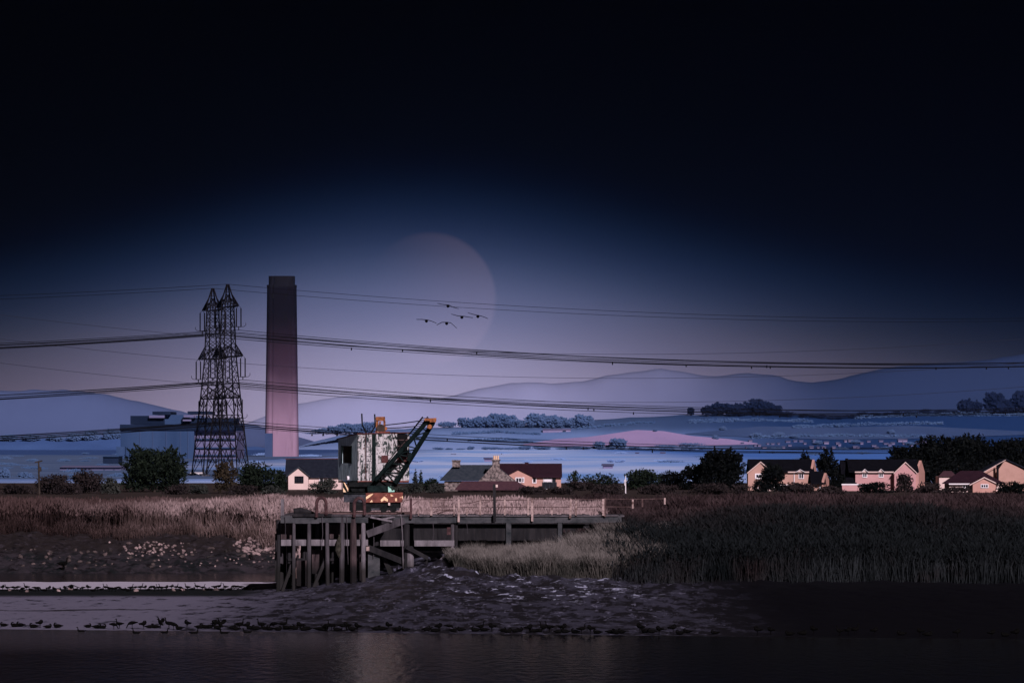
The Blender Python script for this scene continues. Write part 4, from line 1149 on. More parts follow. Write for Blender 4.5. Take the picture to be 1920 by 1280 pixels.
def barge(a, b, eave, apex, ax, d, over=0.3, w_=0.16):
    x0, x1, xm = PX(a, d), PX(b, d), PX(ax, d)
    ze, za = PZ(eave, d), PZ(apex, d)
    s0 = (za - ze) / (xm - x0); s1 = (za - ze) / (x1 - xm)
    mb = MB()
    mb.prism([(x0 - over, d - .32, ze - over * s0 - .05), (xm, d - .32, za - .05), (xm, d - .32, za + w_), (x0 - over, d - .32, ze - over * s0 + w_)], (0, .06, 0))
    mb.prism([(xm + .002, d - .322, za - .05), (x1 + over, d - .322, ze - over * s1 - .05), (x1 + over, d - .322, ze - over * s1 + w_), (xm + .002, d - .322, za + w_)], (0, .06, 0))
    return mb
def window(a, b, top, bot, d, par, name='window', fm=None, fw=0.12, mull=1):
    x0, x1, z0, z1 = PX(a, d), PX(b, d), PZ(bot, d), PZ(top, d)
    y0, y1 = d - .10, d - .015
    mb = MB()
    mb.box(x0 - fw, x0, y0, y1, z0 - fw, z1 + fw); mb.box(x1, x1 + fw, y0, y1, z0 - fw, z1 + fw)
    mb.box(x0, x1, y0, y1, z1, z1 + fw); mb.box(x0, x1, y0 - .05, y1, z0 - fw, z0)
    for i in range(mull):
        xm = x0 + (x1 - x0) * (i + 1) / (mull + 1)
        mb.box(xm - .04, xm + .04, y0 + .01, y1, z0, z1)
    f = part(name, mb, fm or M['w_white'], par)
    part('pane', MB().box(x0 + .001, x1 - .001, d - .05, d - .005, z0 + .001, z1 - .001), M['glass'], f)
    return f

# slate-roofed house with a cream gable, left of the crane
H = thing('gabled_house', 'slate-roofed house with a cream front gable, half hidden by the crane', 'house', (0, 0, 0))
d = 760
part('wall', wbox(537, 640, 893, d, 8), M['w_cream'], H)
part('roof', xroof(534, 641, 894, 860, d, 8, .5), M['r_slate'], H)
part('ridge', MB().box(PX(534, d + 4), PX(641, d + 4), d + 3.9, d + 4.1, PZ(860.5, d + 4), PZ(859, d + 4)), M['r_red2'], H)
part('gable', gwall(540.5, 578, 891, 876, 560, d - 2.2, 3), M['w_cream'], H)
part('gable_roof', groof(540.5, 578, 891, 876, 560, d - 2.2, 6), M['r_slate'], H)
part('bargeboard', barge(540.5, 578, 891, 876, 560, d - 2.2), M['r_slate2'], H)
window(553.5, 568, 893.5, 904, d - 2.2, H, fm=M['r_dark'], mull=2, fw=.1)
for a, b in ((600, 606), (615, 622)):
    window(a, b, 896, 905, d, H, fm=M['w_white'], mull=0)

# stone cottage with two chimneys
H = thing('stone_cottage', 'old stone cottage with a mossy slate roof, stone gable and two chimneys', 'cottage', (0, 0, 0))
d = 735
part('wall', wbox(833, 924, 902, d + 1.5, 7), M['stone'], H)
x0, x1 = PX(826, d), PX(926, d)
rb = MB()
yf, yb, yr = d + 1.0, d + 9, d + 5
ze, zr2 = PZ(901, yf), PZ(871, yr)
# hipped to the left, running into the stone gable at the right
rb.add([(PX(824, yf), yf, ze), (PX(926, yf), yf, ze), (PX(926, yb), yb, ze), (PX(824, yb), yb, ze), (PX(852, yr), yr, zr2), (PX(926, yr), yr, zr2)],
       [(0, 1, 5, 4), (2, 3, 4, 5), (3, 0, 4), (1, 2, 5), (0, 3, 2, 1)])
part('roof', rb, M['r_slate2'], H)
part('gable', gwall(896, 968, 903, 870, 926, d - .8, 1.2), M['stone'], H)
part('gable_wall', wbox(897, 966, 902, d - .4, 9), M['stone'], H)
gr = groof(898, 966, 903, 871, 926, d + .7, 8.5, .1, .15); part('gable_roof', gr, M['r_slate2'], H)
ch = part('chimney', MB().box(PX(848, d + 4), PX(863, d + 4), d + 3.4, d + 4.6, PZ(875, d + 4), PZ(863, d + 4)).box(PX(847, d + 4), PX(864, d + 4), d + 3.2, d + 4.8, PZ(864.5, d + 4), PZ(862, d + 4)), M['stone'], H)
ch = part('chimney', MB().box(PX(923, d), PX(937, d), d - .9, d + .5, PZ(884, d), PZ(862, d)).box(PX(921.5, d), PX(938.5, d), d - 1.05, d + .65, PZ(863.5, d), PZ(861, d)), M['stone'], H)
for px in (926.5, 930.2, 934):
    part('chimney_pot', MB().tube([(PX(px, d), d - .2, PZ(861.2, d)), (PX(px, d), d - .2, PZ(853.6, d))], [.15, .12], 8), M['pot'], ch)
part('skylight', MB().box(PX(868, d), PX(871, d), d + 2.2, d + 2.5, PZ(896, d), PZ(893, d)), M['w_white'], H)

# low red-roofed outbuilding in front of the cottage
H = thing('outbuilding', 'low outbuilding with a long faded red roof in front of the stone cottage', 'outbuilding', (0, 0, 0))
d = 715
part('wall', wbox(858, 990, 917, d + 1.5, 5), M['stone'], H)
rb = MB()
yf, yb, yr = d + .8, d + 7, d + 4
ze, zr2 = PZ(918.5, yf), PZ(901.5, yr)
rb.add([(PX(852, yf), yf, ze), (PX(1000, yf), yf, ze), (PX(1000, yb), yb, ze), (PX(852, yb), yb, ze), (PX(866, yr), yr, zr2), (PX(968, yr), yr, zr2)],
       [(0, 1, 5, 4), (2, 3, 4, 5), (3, 0, 4), (1, 2, 5), (0, 3, 2, 1)])
part('roof', rb, M['r_red2'], H)

# salmon house with a dark red roof and a balcony
H = thing('salmon_house', 'salmon-walled house with a dark red roof, front gable and glass balcony', 'house', (0, 0, 0))
d = 765
part('wall', wbox(944, 1052, 892, d, 8), M['w_salmon'], H)
part('roof', xroof(936, 1054, 893.5, 868.5, d, 8, .6), M['r_red'], H)
part('gable', gwall(948, 998, 893, 880.5, 972, d - 1.4, 2), M['w_salmon'], H)
part('gable_roof', groof(948, 998, 893, 880.5, 972, d - 1.4, 5, .2, .15), M['r_red'], H)
window(968, 977, 896, 903, d - 1.4, H, mull=1, fw=.14)
window(979.5, 981.5, 896, 903, d - 1.4, H, mull=0, fw=.14)
window(999.5, 1004.5, 894.5, 904, d, H, mull=0, fw=.13)
bal = part('balcony', MB().box(PX(1016, d), PX(1044, d), d - 1.3, d, PZ(915.5, d), PZ(913.5, d)), M['r_slate2'], H)
b2 = MB()
for px in (1016.5, 1023, 1030, 1037, 1043.5):
    b2.box(PX(px, d) - .03, PX(px, d) + .03, d - 1.28, d - 1.22, PZ(913.5, d), PZ(903.5, d))
b2.box(PX(1016, d), PX(1044, d), d - 1.3, d - 1.2, PZ(904.3, d), PZ(903.3, d))
part('balustrade', b2, M['r_slate2'], bal)
part('balustrade_glass', MB().box(PX(1016.6, d), PX(1043.4, d), d - 1.255, d - 1.235, PZ(913.4, d), PZ(904.4, d)), M['glass'], bal)
window(1019.5, 1034, 895.5, 912, d, H, 'patio_door', mull=1, fw=.1)
part('blind', MB().box(PX(1020, d), PX(1033.5, d), d - .075, d - .055, PZ(903, d), PZ(897, d)), M['w_white'], H)
part('dark_door', MB().box(PX(1035, d), PX(1042, d), d - .06, d - .004, PZ(912.5, d), PZ(895, d)), M['glass'], H)
for px in (1025, 1040):
    part('balcony_post', MB().box(PX(px, d) - .1, PX(px, d) + .1, d - 1.2, d - 1.0, ZG, PZ(915.5, d)), M['w_white'], H)
part('chimney', MB().box(PX(984, d + 4), PX(991, d + 4), d + 3.6, d + 4.4, PZ(871, d + 4), PZ(866.5, d + 4)), M['r_red'], H)

# first peach house (right hand row)
H = thing('peach_house', 'peach house with a charcoal roof and left front gable behind the black domed tree', 'house', (0, 0, 0))
d = 750
part('wall', wbox(1405, 1526, 884, d, 8), M['w_peach'], H)
part('roof', xroof(1404, 1526.5, 884, 860.5, d, 8, .5), M['r_dark'], H)
part('gable', gwall(1402.5, 1450, 885.5, 866, 1426, d - 1.8, 3), M['w_peach'], H)
part('gable_roof', groof(1402.5, 1450, 885.5, 866, 1426, d - 1.8, 5.5, .15, .12), M['r_dark'], H)
part('bargeboard', barge(1402.5, 1450, 885.5, 866, 1426, d - 1.8, .15, .10), M['w_cream'], H)
window(1418, 1427, 889.5, 895, d - 1.8, H, mull=1, fw=.2)
part('fascia', MB().box(PX(1477, d), PX(1524, d), d - .56, d - .48, PZ(885.6, d), PZ(883.6, d)), M['w_cream'], H)
part('dormer', gwall(1493, 1508, 885, 880.5, 1500.5, d - .6, 2, PZ(884.5, d)), M['w_cream'], H)
part('dormer_roof', groof(1493, 1508, 885, 880.5, 1500.5, d - .6, 3, .1, .08), M['w_white'], H)
window(1498.5, 1506, 888, 896, d, H, mull=1, fw=.1)
part('downpipe', MB().tube([(PX(1489, d), d - .12, ZG), (PX(1489, d), d - .12, PZ(885, d))], .07, 6), M['w_white'], H)
# the end gable turned towards the right
def spike(a, b, ax, apex, eave, d, zb=ZG - .2, dep=5.5):
    """gable end turned half right: A is its near corner, B the far one"""
    pa, pb = (PX(a, d), d - .3), (PX(b, d + dep), d + dep)
    def q(f, z): return (pa[0] + (pb[0] - pa[0]) * f, pa[1] + (pb[1] - pa[1]) * f, z)
    fa = (ax - a) / (b - a)
    return MB().prism([q(0, zb), q(1, zb), q(1, PZ(eave, d)), q(fa, PZ(apex, d)), q(0, PZ(eave, d))], (-.35, .1, 0))
part('end_gable', spike(1523, 1531.5, 1527, 861.5, 884, d), M['w_salmon'], H)

H = thing('garage', 'small peach garage with a steep charcoal roof between the two peach houses', 'garage', (0, 0, 0))
d = 742
part('wall', wbox(1524, 1546, 905, d + .5, 6), M['w_peach'], H)
part('roof', xroof(1520, 1548.5, 906, 883, d, 7, .4), M['r_dark'], H)
part('end_gable', spike(1545, 1554.5, 1549.5, 886.5, 900, d), M['w_salmon'], H)
part('door', MB().box(PX(1536, d), PX(1545, d), d + .38, d + .46, ZG, PZ(909.5, d)), M['w_white'], H)

H = thing('conservatory', 'white-framed conservatory at the foot of the first peach house', 'conservatory', (0, 0, 0))
d = 738
part('wall', wbox(1434, 1452, 911, d, 3), M['w_cream'], H)
for px in (1433, 1452.5):
    part('post', MB().box(PX(px, d) - .14, PX(px, d) + .14, d - .3, d, ZG - .3, PZ(909, d)), M['w_white'], H)
part('roof', MB().box(PX(1432, d), PX(1453.5, d), d - .4, d + 3, PZ(909.2, d), PZ(907.6, d)), M['w_white'], H)
part('glazing', MB().box(PX(1456, d), PX(1490, d), d + .6, d + .7, ZG - .3, PZ(909.6, d)), M['r_slate2'], H)
part('gutter', MB().box(PX(1456, d), PX(1492, d), d - .2, d + .5, PZ(909.3, d), PZ(907.8, d)), M['w_white'], H)
for i in range(5):
    px = 1416 + i * 4.4
    part('planter', MB().box(PX(px, d), PX(px + 3, d), d - .9, d - .3, ZG - .3, PZ(914 - (i * 37 % 5), d)), M['w_white'] if i % 2 else M['w_cream'], H)

# second peach house
H = thing('pink_house', 'pink house with a charcoal roof, two wall dormers and a right front gable', 'house', (0, 0, 0))
d = 750
part('wall', wbox(1604, 1722, 884, d, 8), M['w_pink'], H)
part('roof', xroof(1591, 1722.5, 884, 860.5, d, 8, .5), M['r_dark'], H)
part('side_roof', xroof(1578, 1606, 905, 862, d + .4, 8, .4), M['r_dark'], H)
part('side_wall', wbox(1580, 1604, 904, d + 1, 7), M['w_pink'], H)
part('fascia', MB().box(PX(1602.5, d), PX(1676, d), d - .56, d - .48, PZ(885.6, d), PZ(883.5, d)), M['w_cream'], H)
for px in (1621.5, 1652):
    part('dormer', gwall(px - 5, px + 5, 884.5, 879.8, px, d - .6, 2, PZ(884.3, d)), M['w_cream'], H)
    part('dormer_roof', groof(px - 5, px + 5, 884.5, 879.8, px, d - .6, 3, .1, .08), M['w_white'], H)
    window(px - 3.2, px + 3.2, 886.5, 893.5, d, H, mull=1, fw=.11)
part('gable', gwall(1677, 1718, 886, 866.5, 1697.5, d - 1.6, 3), M['w_pink'], H)
part('gable_roof', groof(1677, 1718, 886, 866.5, 1697.5, d - 1.6, 5.5, .15, .12), M['r_dark'], H)
part('bargeboard', barge(1677, 1718, 886, 866.5, 1697.5, d - 1.6, .15, .10), M['w_cream'], H)
part('end_gable', spike(1719.5, 1734, 1727.5, 863, 885, d), M['w_salmon'], H)
part('chimney', MB().box(PX(1585, d + 4), PX(1590, d + 4), d + 3.6, d + 4.4, PZ(864, d + 4), PZ(859, d + 4)), M['r_dark'], H)
d = 736
W_ = thing('garden_wall', 'low white garden wall at the foot of the pink house', 'wall', (0, 0, 0))
part('wall', wbox(1579, 1624, 909, d, .4), M['w_pink'], W_)
part('coping', MB().box(PX(1578, d), PX(1625, d), d - .08, d + .48, PZ(909, d), PZ(906.6, d)), M['w_white'], W_)

# bungalow with hipped roof
H = thing('bungalow', 'bungalow with a hipped dark red roof, white fascia and small front gable', 'bungalow', (0, 0, 0))
d = 715
part('wall', wbox(1780, 1878, 906, d, 8), M['w_cream'], H)
rb = MB()
yf, yb, yr = d - .6, d + 9, d + 4.2
ze, zr2 = PZ(906.5, yf), PZ(882, yr)
rb.add([(PX(1766, yf), yf, ze), (PX(1884, yf), yf, ze), (PX(1884, yb), yb, ze), (PX(1766, yb), yb, ze), (PX(1801, yr), yr, zr2), (PX(1840, yr), yr, zr2)],
       [(0, 1, 5, 4), (2, 3, 4, 5), (3, 0, 4), (1, 2, 5), (0, 3, 2, 1)])
part('roof', rb, M['r_red'], H)
part('fascia', MB().box(PX(1779, yf), PX(1824, yf), yf - .08, yf, PZ(908, yf), PZ(905.8, yf)), M['w_white'], H)
part('gable', gwall(1824, 1868, 906, 895, 1845, d - 1.8, 3), M['w_salmon'], H)
part('gable_roof', groof(1824, 1868, 906, 895, 1845, d - 1.8, 5, .5, .12), M['r_red'], H)
part('bargeboard', barge(1824, 1868, 906, 895, 1845, d - 1.8, .5, .1), M['w_cream'], H)
window(1840, 1852, 908.5, 913, d - 1.8, H, mull=2, fw=.1)
window(1806, 1818, 909, 914, d, H, mull=2, fw=.1)
H = thing('garden_house', 'small hip-roofed house peeping out left of the red-roofed bungalow', 'house', (0, 0, 0))
d = 745
part('wall', wbox(1761, 1785, 893, d, 6), M['w_cream'], H)
rb = MB()
yf, yb, yr = d - .4, d + 6.4, d + 3
ze, zr2 = PZ(893, yf), PZ(882.5, yr)
rb.add([(PX(1759, yf), yf, ze), (PX(1794, yf), yf, ze), (PX(1794, yb), yb, ze), (PX(1759, yb), yb, ze), (PX(1769, yr), yr, zr2), (PX(1784, yr), yr, zr2)],
       [(0, 1, 5, 4), (2, 3, 4, 5), (3, 0, 4), (1, 2, 5), (0, 3, 2, 1)])
part('roof', rb, M['r_red2'], H)
# big gable at the right edge
H = thing('big_gable_house', 'large peach gable-ended house at the right edge behind the bungalow', 'house', (0, 0, 0))
d = 742
part('gable', gwall(1869.5, 1925, 884, 862.5, 1884, d - 1, 3), M['w_peach'], H)
part('wall', wbox(1872, 1924, 886, d + 1, 9), M['w_peach'], H)
part('side_gable', gwall(1843, 1868, 885.5, 870.5, 1868, d + .2, 3), M['w_peach'], H)
rb = MB()
rb.prism([(PX(1840, d), d - .2, PZ(886, d)), (PX(1884, d), d - .2, PZ(861.2, d)), (PX(1884, d), d - .2, PZ(860, d)), (PX(1840, d), d - .2, PZ(884.6, d))], (0, 8, 0))
rb.prism([(PX(1884.1, d), d - 1.4, PZ(861.4, d)), (PX(1928, d), d - 1.4, PZ(881.5, d)), (PX(1928, d), d - 1.4, PZ(879.5, d)), (PX(1884.1, d), d - 1.4, PZ(859.8, d))], (0, 9, 0))
part('roof', rb, M['r_slate'], H)
part('bargeboard', MB().prism([(PX(1841, d), d - 1.45, PZ(886.2, d)), (PX(1884, d), d - 1.45, PZ(862.2, d)), (PX(1884, d), d - 1.45, PZ(861.2, d)), (PX(1841, d), d - 1.45, PZ(885, d))], (0, .06, 0)), M['w_cream'], H)
part('downpipe', MB().box(PX(1868, d), PX(1871.2, d), d - 1.2, d - .9, ZG, PZ(870, d)), M['r_dark'], H)

# ------------------------------------------------------------------ poles
d = 640
T = thing('telegraph_pole', 'leaning-topped wooden telegraph pole with a short crossarm above the left bushes', 'pole', (PX(72.5, d), d, 1.2))
hp = PZ(865, d) - 1.2
part('post', MB().tube([(0.1, 0, -.3), (0, 0, hp)], [.15, .11], 7), M['bark'], T)
part('crossarm', MB().bar((-.5, 0, hp - .1), (.5, -.2, hp + .1), .14, .18), M['bark'], T)
part('transformer', MB().box(-.05, .35, -.2, .2, hp - 1.3, hp - .7), M['bark'], T)
d = 700
T = thing('mast', 'thin white mast standing in front of the dark hedge', 'mast', (PX(1173, d), d, 1.2))
part('pole', MB().tube([(0, 0, -.2), (0, 0, PZ(891, d) - 1.2)], [.09, .05], 6), M['w_white'], T)
part('crossbar', MB().bar((-.22, 0, 1.9), (.22, 0, 1.9), .08), M['w_white'], T)
part('antenna', MB().tube([(-.1, 0, 1.2), (-.22, 0, 1.7), (-.1, 0, 2.1)], .05, 5), M['w_white'], T)
d = 690
o = link('straw_bale', MB().tube([(PX(1159, d), d, PZ(914, d)), (PX(1167, d), d + .3, PZ(914, d))], .30, 12).mesh('straw_bale'), M['grass_tip'])
tag(o, 'small round pale bale at the hedge foot left of the white mast', 'bale')

# ------------------------------------------------------------------ jetty
J = thing('timber_jetty', 'derelict timber jetty on rotting piles carrying the old crane', 'jetty', (0, 0, 0))
DK = 4.48
def jz(py, d): return PZ(py, d)
# front piles of the pier head: (px left, px right, top row, material)
D0 = 272.2
PILES = [(519, 526, 1002, 'timber_dark'), (548, 554.5, 965, 'timber'), (576, 583.5, 967, 'timber'), (609.5, 617, 968, 'timber'), (637, 646.5, 967, 'timber'), (656.5, 669, 964, 'pile_rust'), (677, 685.5, 979, 'timber_pale')]
for a, b, top, m in PILES:
    x = PX((a + b) / 2, D0); r = PX(b, D0) - PX(a, D0)
    zb = tz(x, D0) - .6
    lean = rnd.uniform(-.06, .06)
    part('pile', MB().tube([(x + lean, D0, zb), (x + lean * .4, D0, 1.6), (x, D0, jz(top, D0))], [r * .50, r * .52, r * .46], 9), M[m], J)
# rows of piles behind
for row, dd in enumerate((275.6, 279.0, 282.6)):
    for i, px in enumerate((522, 545, 570, 598, 626, 652, 680)):
        pp = px + rnd.uniform(-4, 4)
        x = PX(pp, dd); r = rnd.uniform(.11, .16)
        part('pile', MB().tube([(x + rnd.uniform(-.1, .1), dd, tz(x, dd) - .5), (x, dd, DK - .4)], r, 7), M['timber_dark' if (i + row) % 3 else 'timber'], J)
# swollen weed on one pile, broken bracket
x = PX(636, D0)
part('weed_growth', MB().tube([(x + .02, D0 - .05, 2.1), (x - .05, D0 - .08, 2.5), (x - .02, D0 - .06, 2.95), (x + .05, D0, 3.4)], [.06, .2, .16, .05], 8), mat('moss', (.016, .0155, .013), (.042, .039, .033), 6, .9), J)
# head beam along the deck edge, and cap timber
def hbeam(name, a, b, t0, b0, d, dep, m, ragged=0.0, label=None):
    x0, x1 = PX(a, d), PX(b, d)
    mb = MB()
    n = max(1, int((x1 - x0) / 1.2)) if ragged else 1
    for i in range(n):
        xa, xb = x0 + (x1 - x0) * i / n, x0 + (x1 - x0) * (i + 1) / n - (.006 if i < n - 1 else 0)
        q, w_ = rnd.uniform(-ragged, ragged), rnd.uniform(-ragged, ragged)
        mb.box(xa, xb, d, d + dep, jz(b0, d) + w_, jz(t0, d) + q)
    return part(name, mb, M[m], J, label=label)
hbeam('edge_beam', 526, 553, 967, 979, D0 - .1, .5, 'concrete', .04)
hbeam('edge_beam', 553, 690, 968.5, 980, D0 - .12, .5, 'concrete', .03)
hbeam('cap_timber', 549.5, 622, 962.5, 968, D0 - .25, .6, 'timber_dark', .02)
hbeam('cap_timber', 622, 690, 963.2, 968.2, D0 - .2, .6, 'timber', .03)
hbeam('waling', 527, 690, 1011, 1022.5, D0 + .2, .28, 'timber_pale')
hbeam('waling', 540, 690, 1046, 1051, D0 + 3.2, .25, 'timber_dark')
# deck planks of pier head and trestle
npk = 0
y = D0 + .3
x = PX(527, D0)
while x < PX(690, D0):
    w_ = rnd.uniform(.2, .27)
    z = DK + rnd.uniform(-.02, .02)
    part('deck_plank', MB().box(x, x + w_ - .02, D0 + .4, 284, z - .09, z), M['timber'], J)
    x += w_
D1 = 275.0
x = PX(690, D0) + .01
while x < PX(1168, D1):
    w_ = rnd.uniform(.2, .27)
    if rnd.random() > .04:
        z = DK - .03 + rnd.uniform(-.02, .02)
        part('deck_plank', MB().box(x, x + w_ - .02, D1 + .42, 280.5, z - .09, z), M['timber'], J)
    x += w_
# crane rails on the deck
for yy in (276.4, 279.4):
    part('crane_rail', MB().box(PX(600, yy), PX(770, yy), yy - .05, yy + .05, DK + .02, DK + .12), M['railwire'], J)
# trestle: fascia beam, supports, bearers
hbeam('fascia_beam', 738, 862, 967.5, 980, D1, .4, 'concrete', .02)
hbeam('fascia_beam', 862, 1040, 967, 980, D1 + .02, .4, 'concrete', .015)
hbeam('fascia_beam', 1040, 1166, 967, 979.5, D1 - .01, .4, 'concrete', .02)
hbeam('edge_plank', 690, 1160, 965.6, 967, D1 - .12, .5, 'timber_pale', .012)
for (a, b, t0, m) in ((761, 776, 1031, 'timber_pale'), (756, 768, 980, 'timber_dark'), (852, 858.5, 975, 'timber_dark'), (845, 852, 980, 'timber'), (797, 802, 1045, 'timber_dark'), (949, 958.5, 980, 'concrete'), (1046, 1054, 979, 'concrete'), (690, 712, 1033, 'concrete')):
    x0, x1 = PX(a, D1), PX(b, D1)
    xm = (x0 + x1) / 2
    zb = min(tz(xm, D1) - .3, 1.0)
    mb = MB().box(x0, x1, D1 + .03, D1 + .45, zb, jz(t0, D1)) if m == 'concrete' else MB().tube([(xm, D1 + .25, zb), (xm, D1 + .25, jz(t0, D1))], (x1 - x0) / 2, 10)
    part('trestle_post', mb, M[m], J)
for px in (705, 770, 852, 953, 1050):
    for dd in (277.8, 280.2):
        x = PX(px, dd)
        part('trestle_post', MB().tube([(x, dd, tz(x, dd) - .5), (x, dd, DK - .3)], .17, 8), M['timber_dark'], J)
hbeam('waling', 713, 757, 1012.5, 1023.5, D1 - .05, .3, 'timber_pale')
hbeam('waling', 777, 852, 1012.5, 1023.5, D1 - .03, .3, 'timber_pale')
hbeam('waling', 776, 850, 1026, 1034, D1 + .6, .25, 'timber_dark')
hbeam('bearer', 713, 1120, 982, 990, D1 + 2.0, .3, 'timber_dark')
# dark boards: sheet wall carried on to stand in for shade under the deck
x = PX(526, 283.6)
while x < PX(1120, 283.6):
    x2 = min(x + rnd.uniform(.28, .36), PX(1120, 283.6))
    part('dark_backing_board', MB().box(x, x2 - .003, 283.6 + rnd.uniform(0, .05), 283.8, min(tz(x, 284), 2.0) - .5 if x > -12.6 else rnd.choice((-.3, 1.1, 2.6)), DK - .15), M['timber_dark'], J)
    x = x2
for a, b, t0, b0 in ((527, 547, 981, 1010), (556, 575, 1050, 1098), (585, 606, 1030, 1075), (618, 636, 983, 1009), (648, 657, 1078, 1108), (670, 677, 985, 1100)):
    part('rusted_sheet', MB().box(PX(a, D0 + 1.2), PX(b, D0 + 1.2), D0 + 1.2, D0 + 1.26, jz(b0, D0 + 1.2), jz(t0, D0 + 1.2)), M['pile_rust'], J)
for px, t0, b0 in ((534, 968, 1004), (604, 969, 1030), (650, 968, 1058), (700, 980, 1046), (812, 980, 1012), (875, 980, 1000)):
    part('hanging_rope', MB().tube([P(px, t0, D0 - .2 if px < 690 else D1 - .2), P(px + 1.2, (t0 + b0) / 2, D0 - .15 if px < 690 else D1 - .15), P(px + rnd.uniform(-2, 3), b0, D0 - .1 if px < 690 else D1 - .1)], .02, 5), M['timber'], J)
def brace(p0, p1, d0, d1, w_, m, name='brace'):
    part(name, MB().bar(P(p0[0], p0[1], d0), P(p1[0], p1[1], d1), .14, w_, (0, -1, 0) if False else (0, 0, 1)), M[m], J)
brace((527, 1114), (548, 1054), D0 + .1, D0 + .35, .16, 'timber')
brace((588, 1100), (610, 1049), D0 + .1, D0 + .35, .17, 'timber')
brace((559, 1040), (545, 1090), D0 + 3, D0 + 3, .18, 'timber_dark')
brace((688, 1001), (758, 975), D1 - .35, D1 - .2, .40, 'timber')
brace((690, 968), (735, 977), D1 - .5, D1 - .4, .10, 'timber_pale', 'loose_plank')
brace((716, 973), (752, 965.5), D1 - .2, D1 + .2, .09, 'timber_pale', 'loose_plank')
brace((690, 1026), (758, 1053), D1 - .25, D1 - .05, .34, 'timber_dark')
brace((762, 1025), (802, 1046), D1 - .2, D1 + .1, .22, 'timber_dark')
brace((813, 1065), (851, 1026), D1 - .3, D1 - .1, .24, 'timber_pale')
brace((716, 1035), (733, 1075), D1 + .4, D1 + .4, .26, 'timber_dark')
part('hanging_pole', MB().tube([P(752, 966, D1 - .4), P(754.5, 1000, D1 - .38), P(756, 1066, D1 - .3)], [.035, .03, .04], 6), M['timber_pale'], J)
part('fender_block', MB().box(PX(838, D1), PX(845, D1), D1 - .1, D1 + .15, jz(1002, D1), jz(988, D1)), M['iron'], J)
part('bracket', MB().box(PX(687, D0), PX(692.5, D0), D0 - .1, D0 + .2, jz(1032, D0), jz(1024, D0)), M['railpost'], J)
part('lashed_log', MB().tube([P(551, 958.5, D0 + .2), P(562, 957.5, D0 + .25), P(578, 959, D0 + .4), P(590, 961, D0 + .6)], [.18, .2, .12, .04], 8), M['timber_dark'], J)
# iron hoops at the pier edge
for a, b, top in ((593.5, 611.5, 932.5), (664, 683.5, 933.5)):
    dd = D0 - .3
    pts = [P(a, 969, dd), P(a + .4, 945, dd)]
    xm, r_ = (a + b) / 2, (b - a) / 2
    pts += [P(xm - r_ * math.cos(t_ * math.pi / 10) * .98, top + r_ * 1.2 - r_ * 1.2 * math.sin(t_ * math.pi / 10), dd) for t_ in range(0, 11)]
    pts += [P(b - .4, 945, dd), P(b, 965, dd)]
    part('ladder_hoop', MB().tube(pts, .095, 7), M['iron'], J)
part('waterline_board', MB().bar(P(519, 1000, D0 + 2), P(519, 1090, D0 + 2), .2), M['timber_dark'], J)
part('stub_post', MB().box(PX(526.5, D0 + 1), PX(532.5, D0 + 1), D0 + 1, D0 + 1.2, DK - .2, jz(935, D0 + 1)), M['timber_pale'], J)

# railing along the trestle
G = thing('jetty_railing', 'broken post-and-rail fence along the jetty deck right of the crane', 'railing', (0, 0, 0))
def rpost(px, t0, b0, w_=.11, m='railpost', lean=0, name='post'):
    part(name, MB().bar(P(px, b0, D1 - .16), P(px + lean, t0, D1 - .16), w_), M[m], G)
for px, t0, b0, w_, m, ln in ((770.5, 933.5, 972, .13, 'iron', 0), (785, 955, 966, .06, 'railpost', 0), (808.8, 934, 966, .12, 'railpost', 0), (831, 935, 952, .06, 'railwire', 2), (851.5, 947, 966, .07, 'railpost', 0), (860, 935, 978, .12, 'railpost', .5),
                              (875.3, 952, 965, .09, 'railpost', .5), (900.6, 936, 965, .10, 'railpost', 0), (946.5, 936.5, 965, .10, 'railpost', 0), (990.4, 933.5, 965, .10, 'railpost', 0), (998, 933.5, 977, .12, 'railpost', -.5),
                              (1034.8, 951, 965, .08, 'railpost', 0), (1069, 935, 971, .12, 'railpost', 1.5), (1080, 938, 966, .10, 'railpost', .5), (1131, 935, 966, .13, 'railpost', 0), (1134.5, 933, 968, .10, 'railwire', 0), (1186.5, 936, 953, .10, 'railpost', 0), (1204.5, 935, 950, .09, 'railwire', 0), (1246.5, 933, 945, .10, 'railpost', 0)):
    rpost(px, t0, b0, w_, m, ln)
def rail(pts, rad=.022):
    part('rail', MB().tube([P(a, b, D1 - .14) for a, b in pts], rad, 5), M['railwire'], G)
rail([(752, 962), (754, 946), (759, 938), (770, 936), (810, 936), (848, 937)])
rail([(900, 937), (950, 937.2), (998, 936.5)]); rail([(998, 935.8), (1070, 936), (1131, 935.5)]); rail([(1131, 935), (1190, 935.5), (1247, 934.5)])
rail([(808, 950), (835, 949.5), (861, 950), (900, 951), (930, 950.5)]); rail([(930, 950.5), (998, 950), (1070, 950)]); rail([(1080, 950), (1131, 949.5), (1190, 950)])
rail([(862, 944), (880, 943), (900, 938)]); rail([(809, 961), (825, 956), (852, 955)]); rail([(775, 945), (785, 938)]); rail([(820, 963), (836, 957), (850, 957)], .04)
T = thing('mooring_post', 'tall dark wooden post with a pale cap standing at the jetty edge', 'post', (PX(927.5, D1), D1 - .28, 0))
part('shaft', MB().bar((0, 0, jz(978, D1)), (-.02, 0, jz(907.5, D1)), .16, .16), M['timber_dark'], T)
part('lamp_bracket', MB().box(.06, .18, -.08, .06, jz(913, D1), jz(908, D1)), M['w_cream'], T)

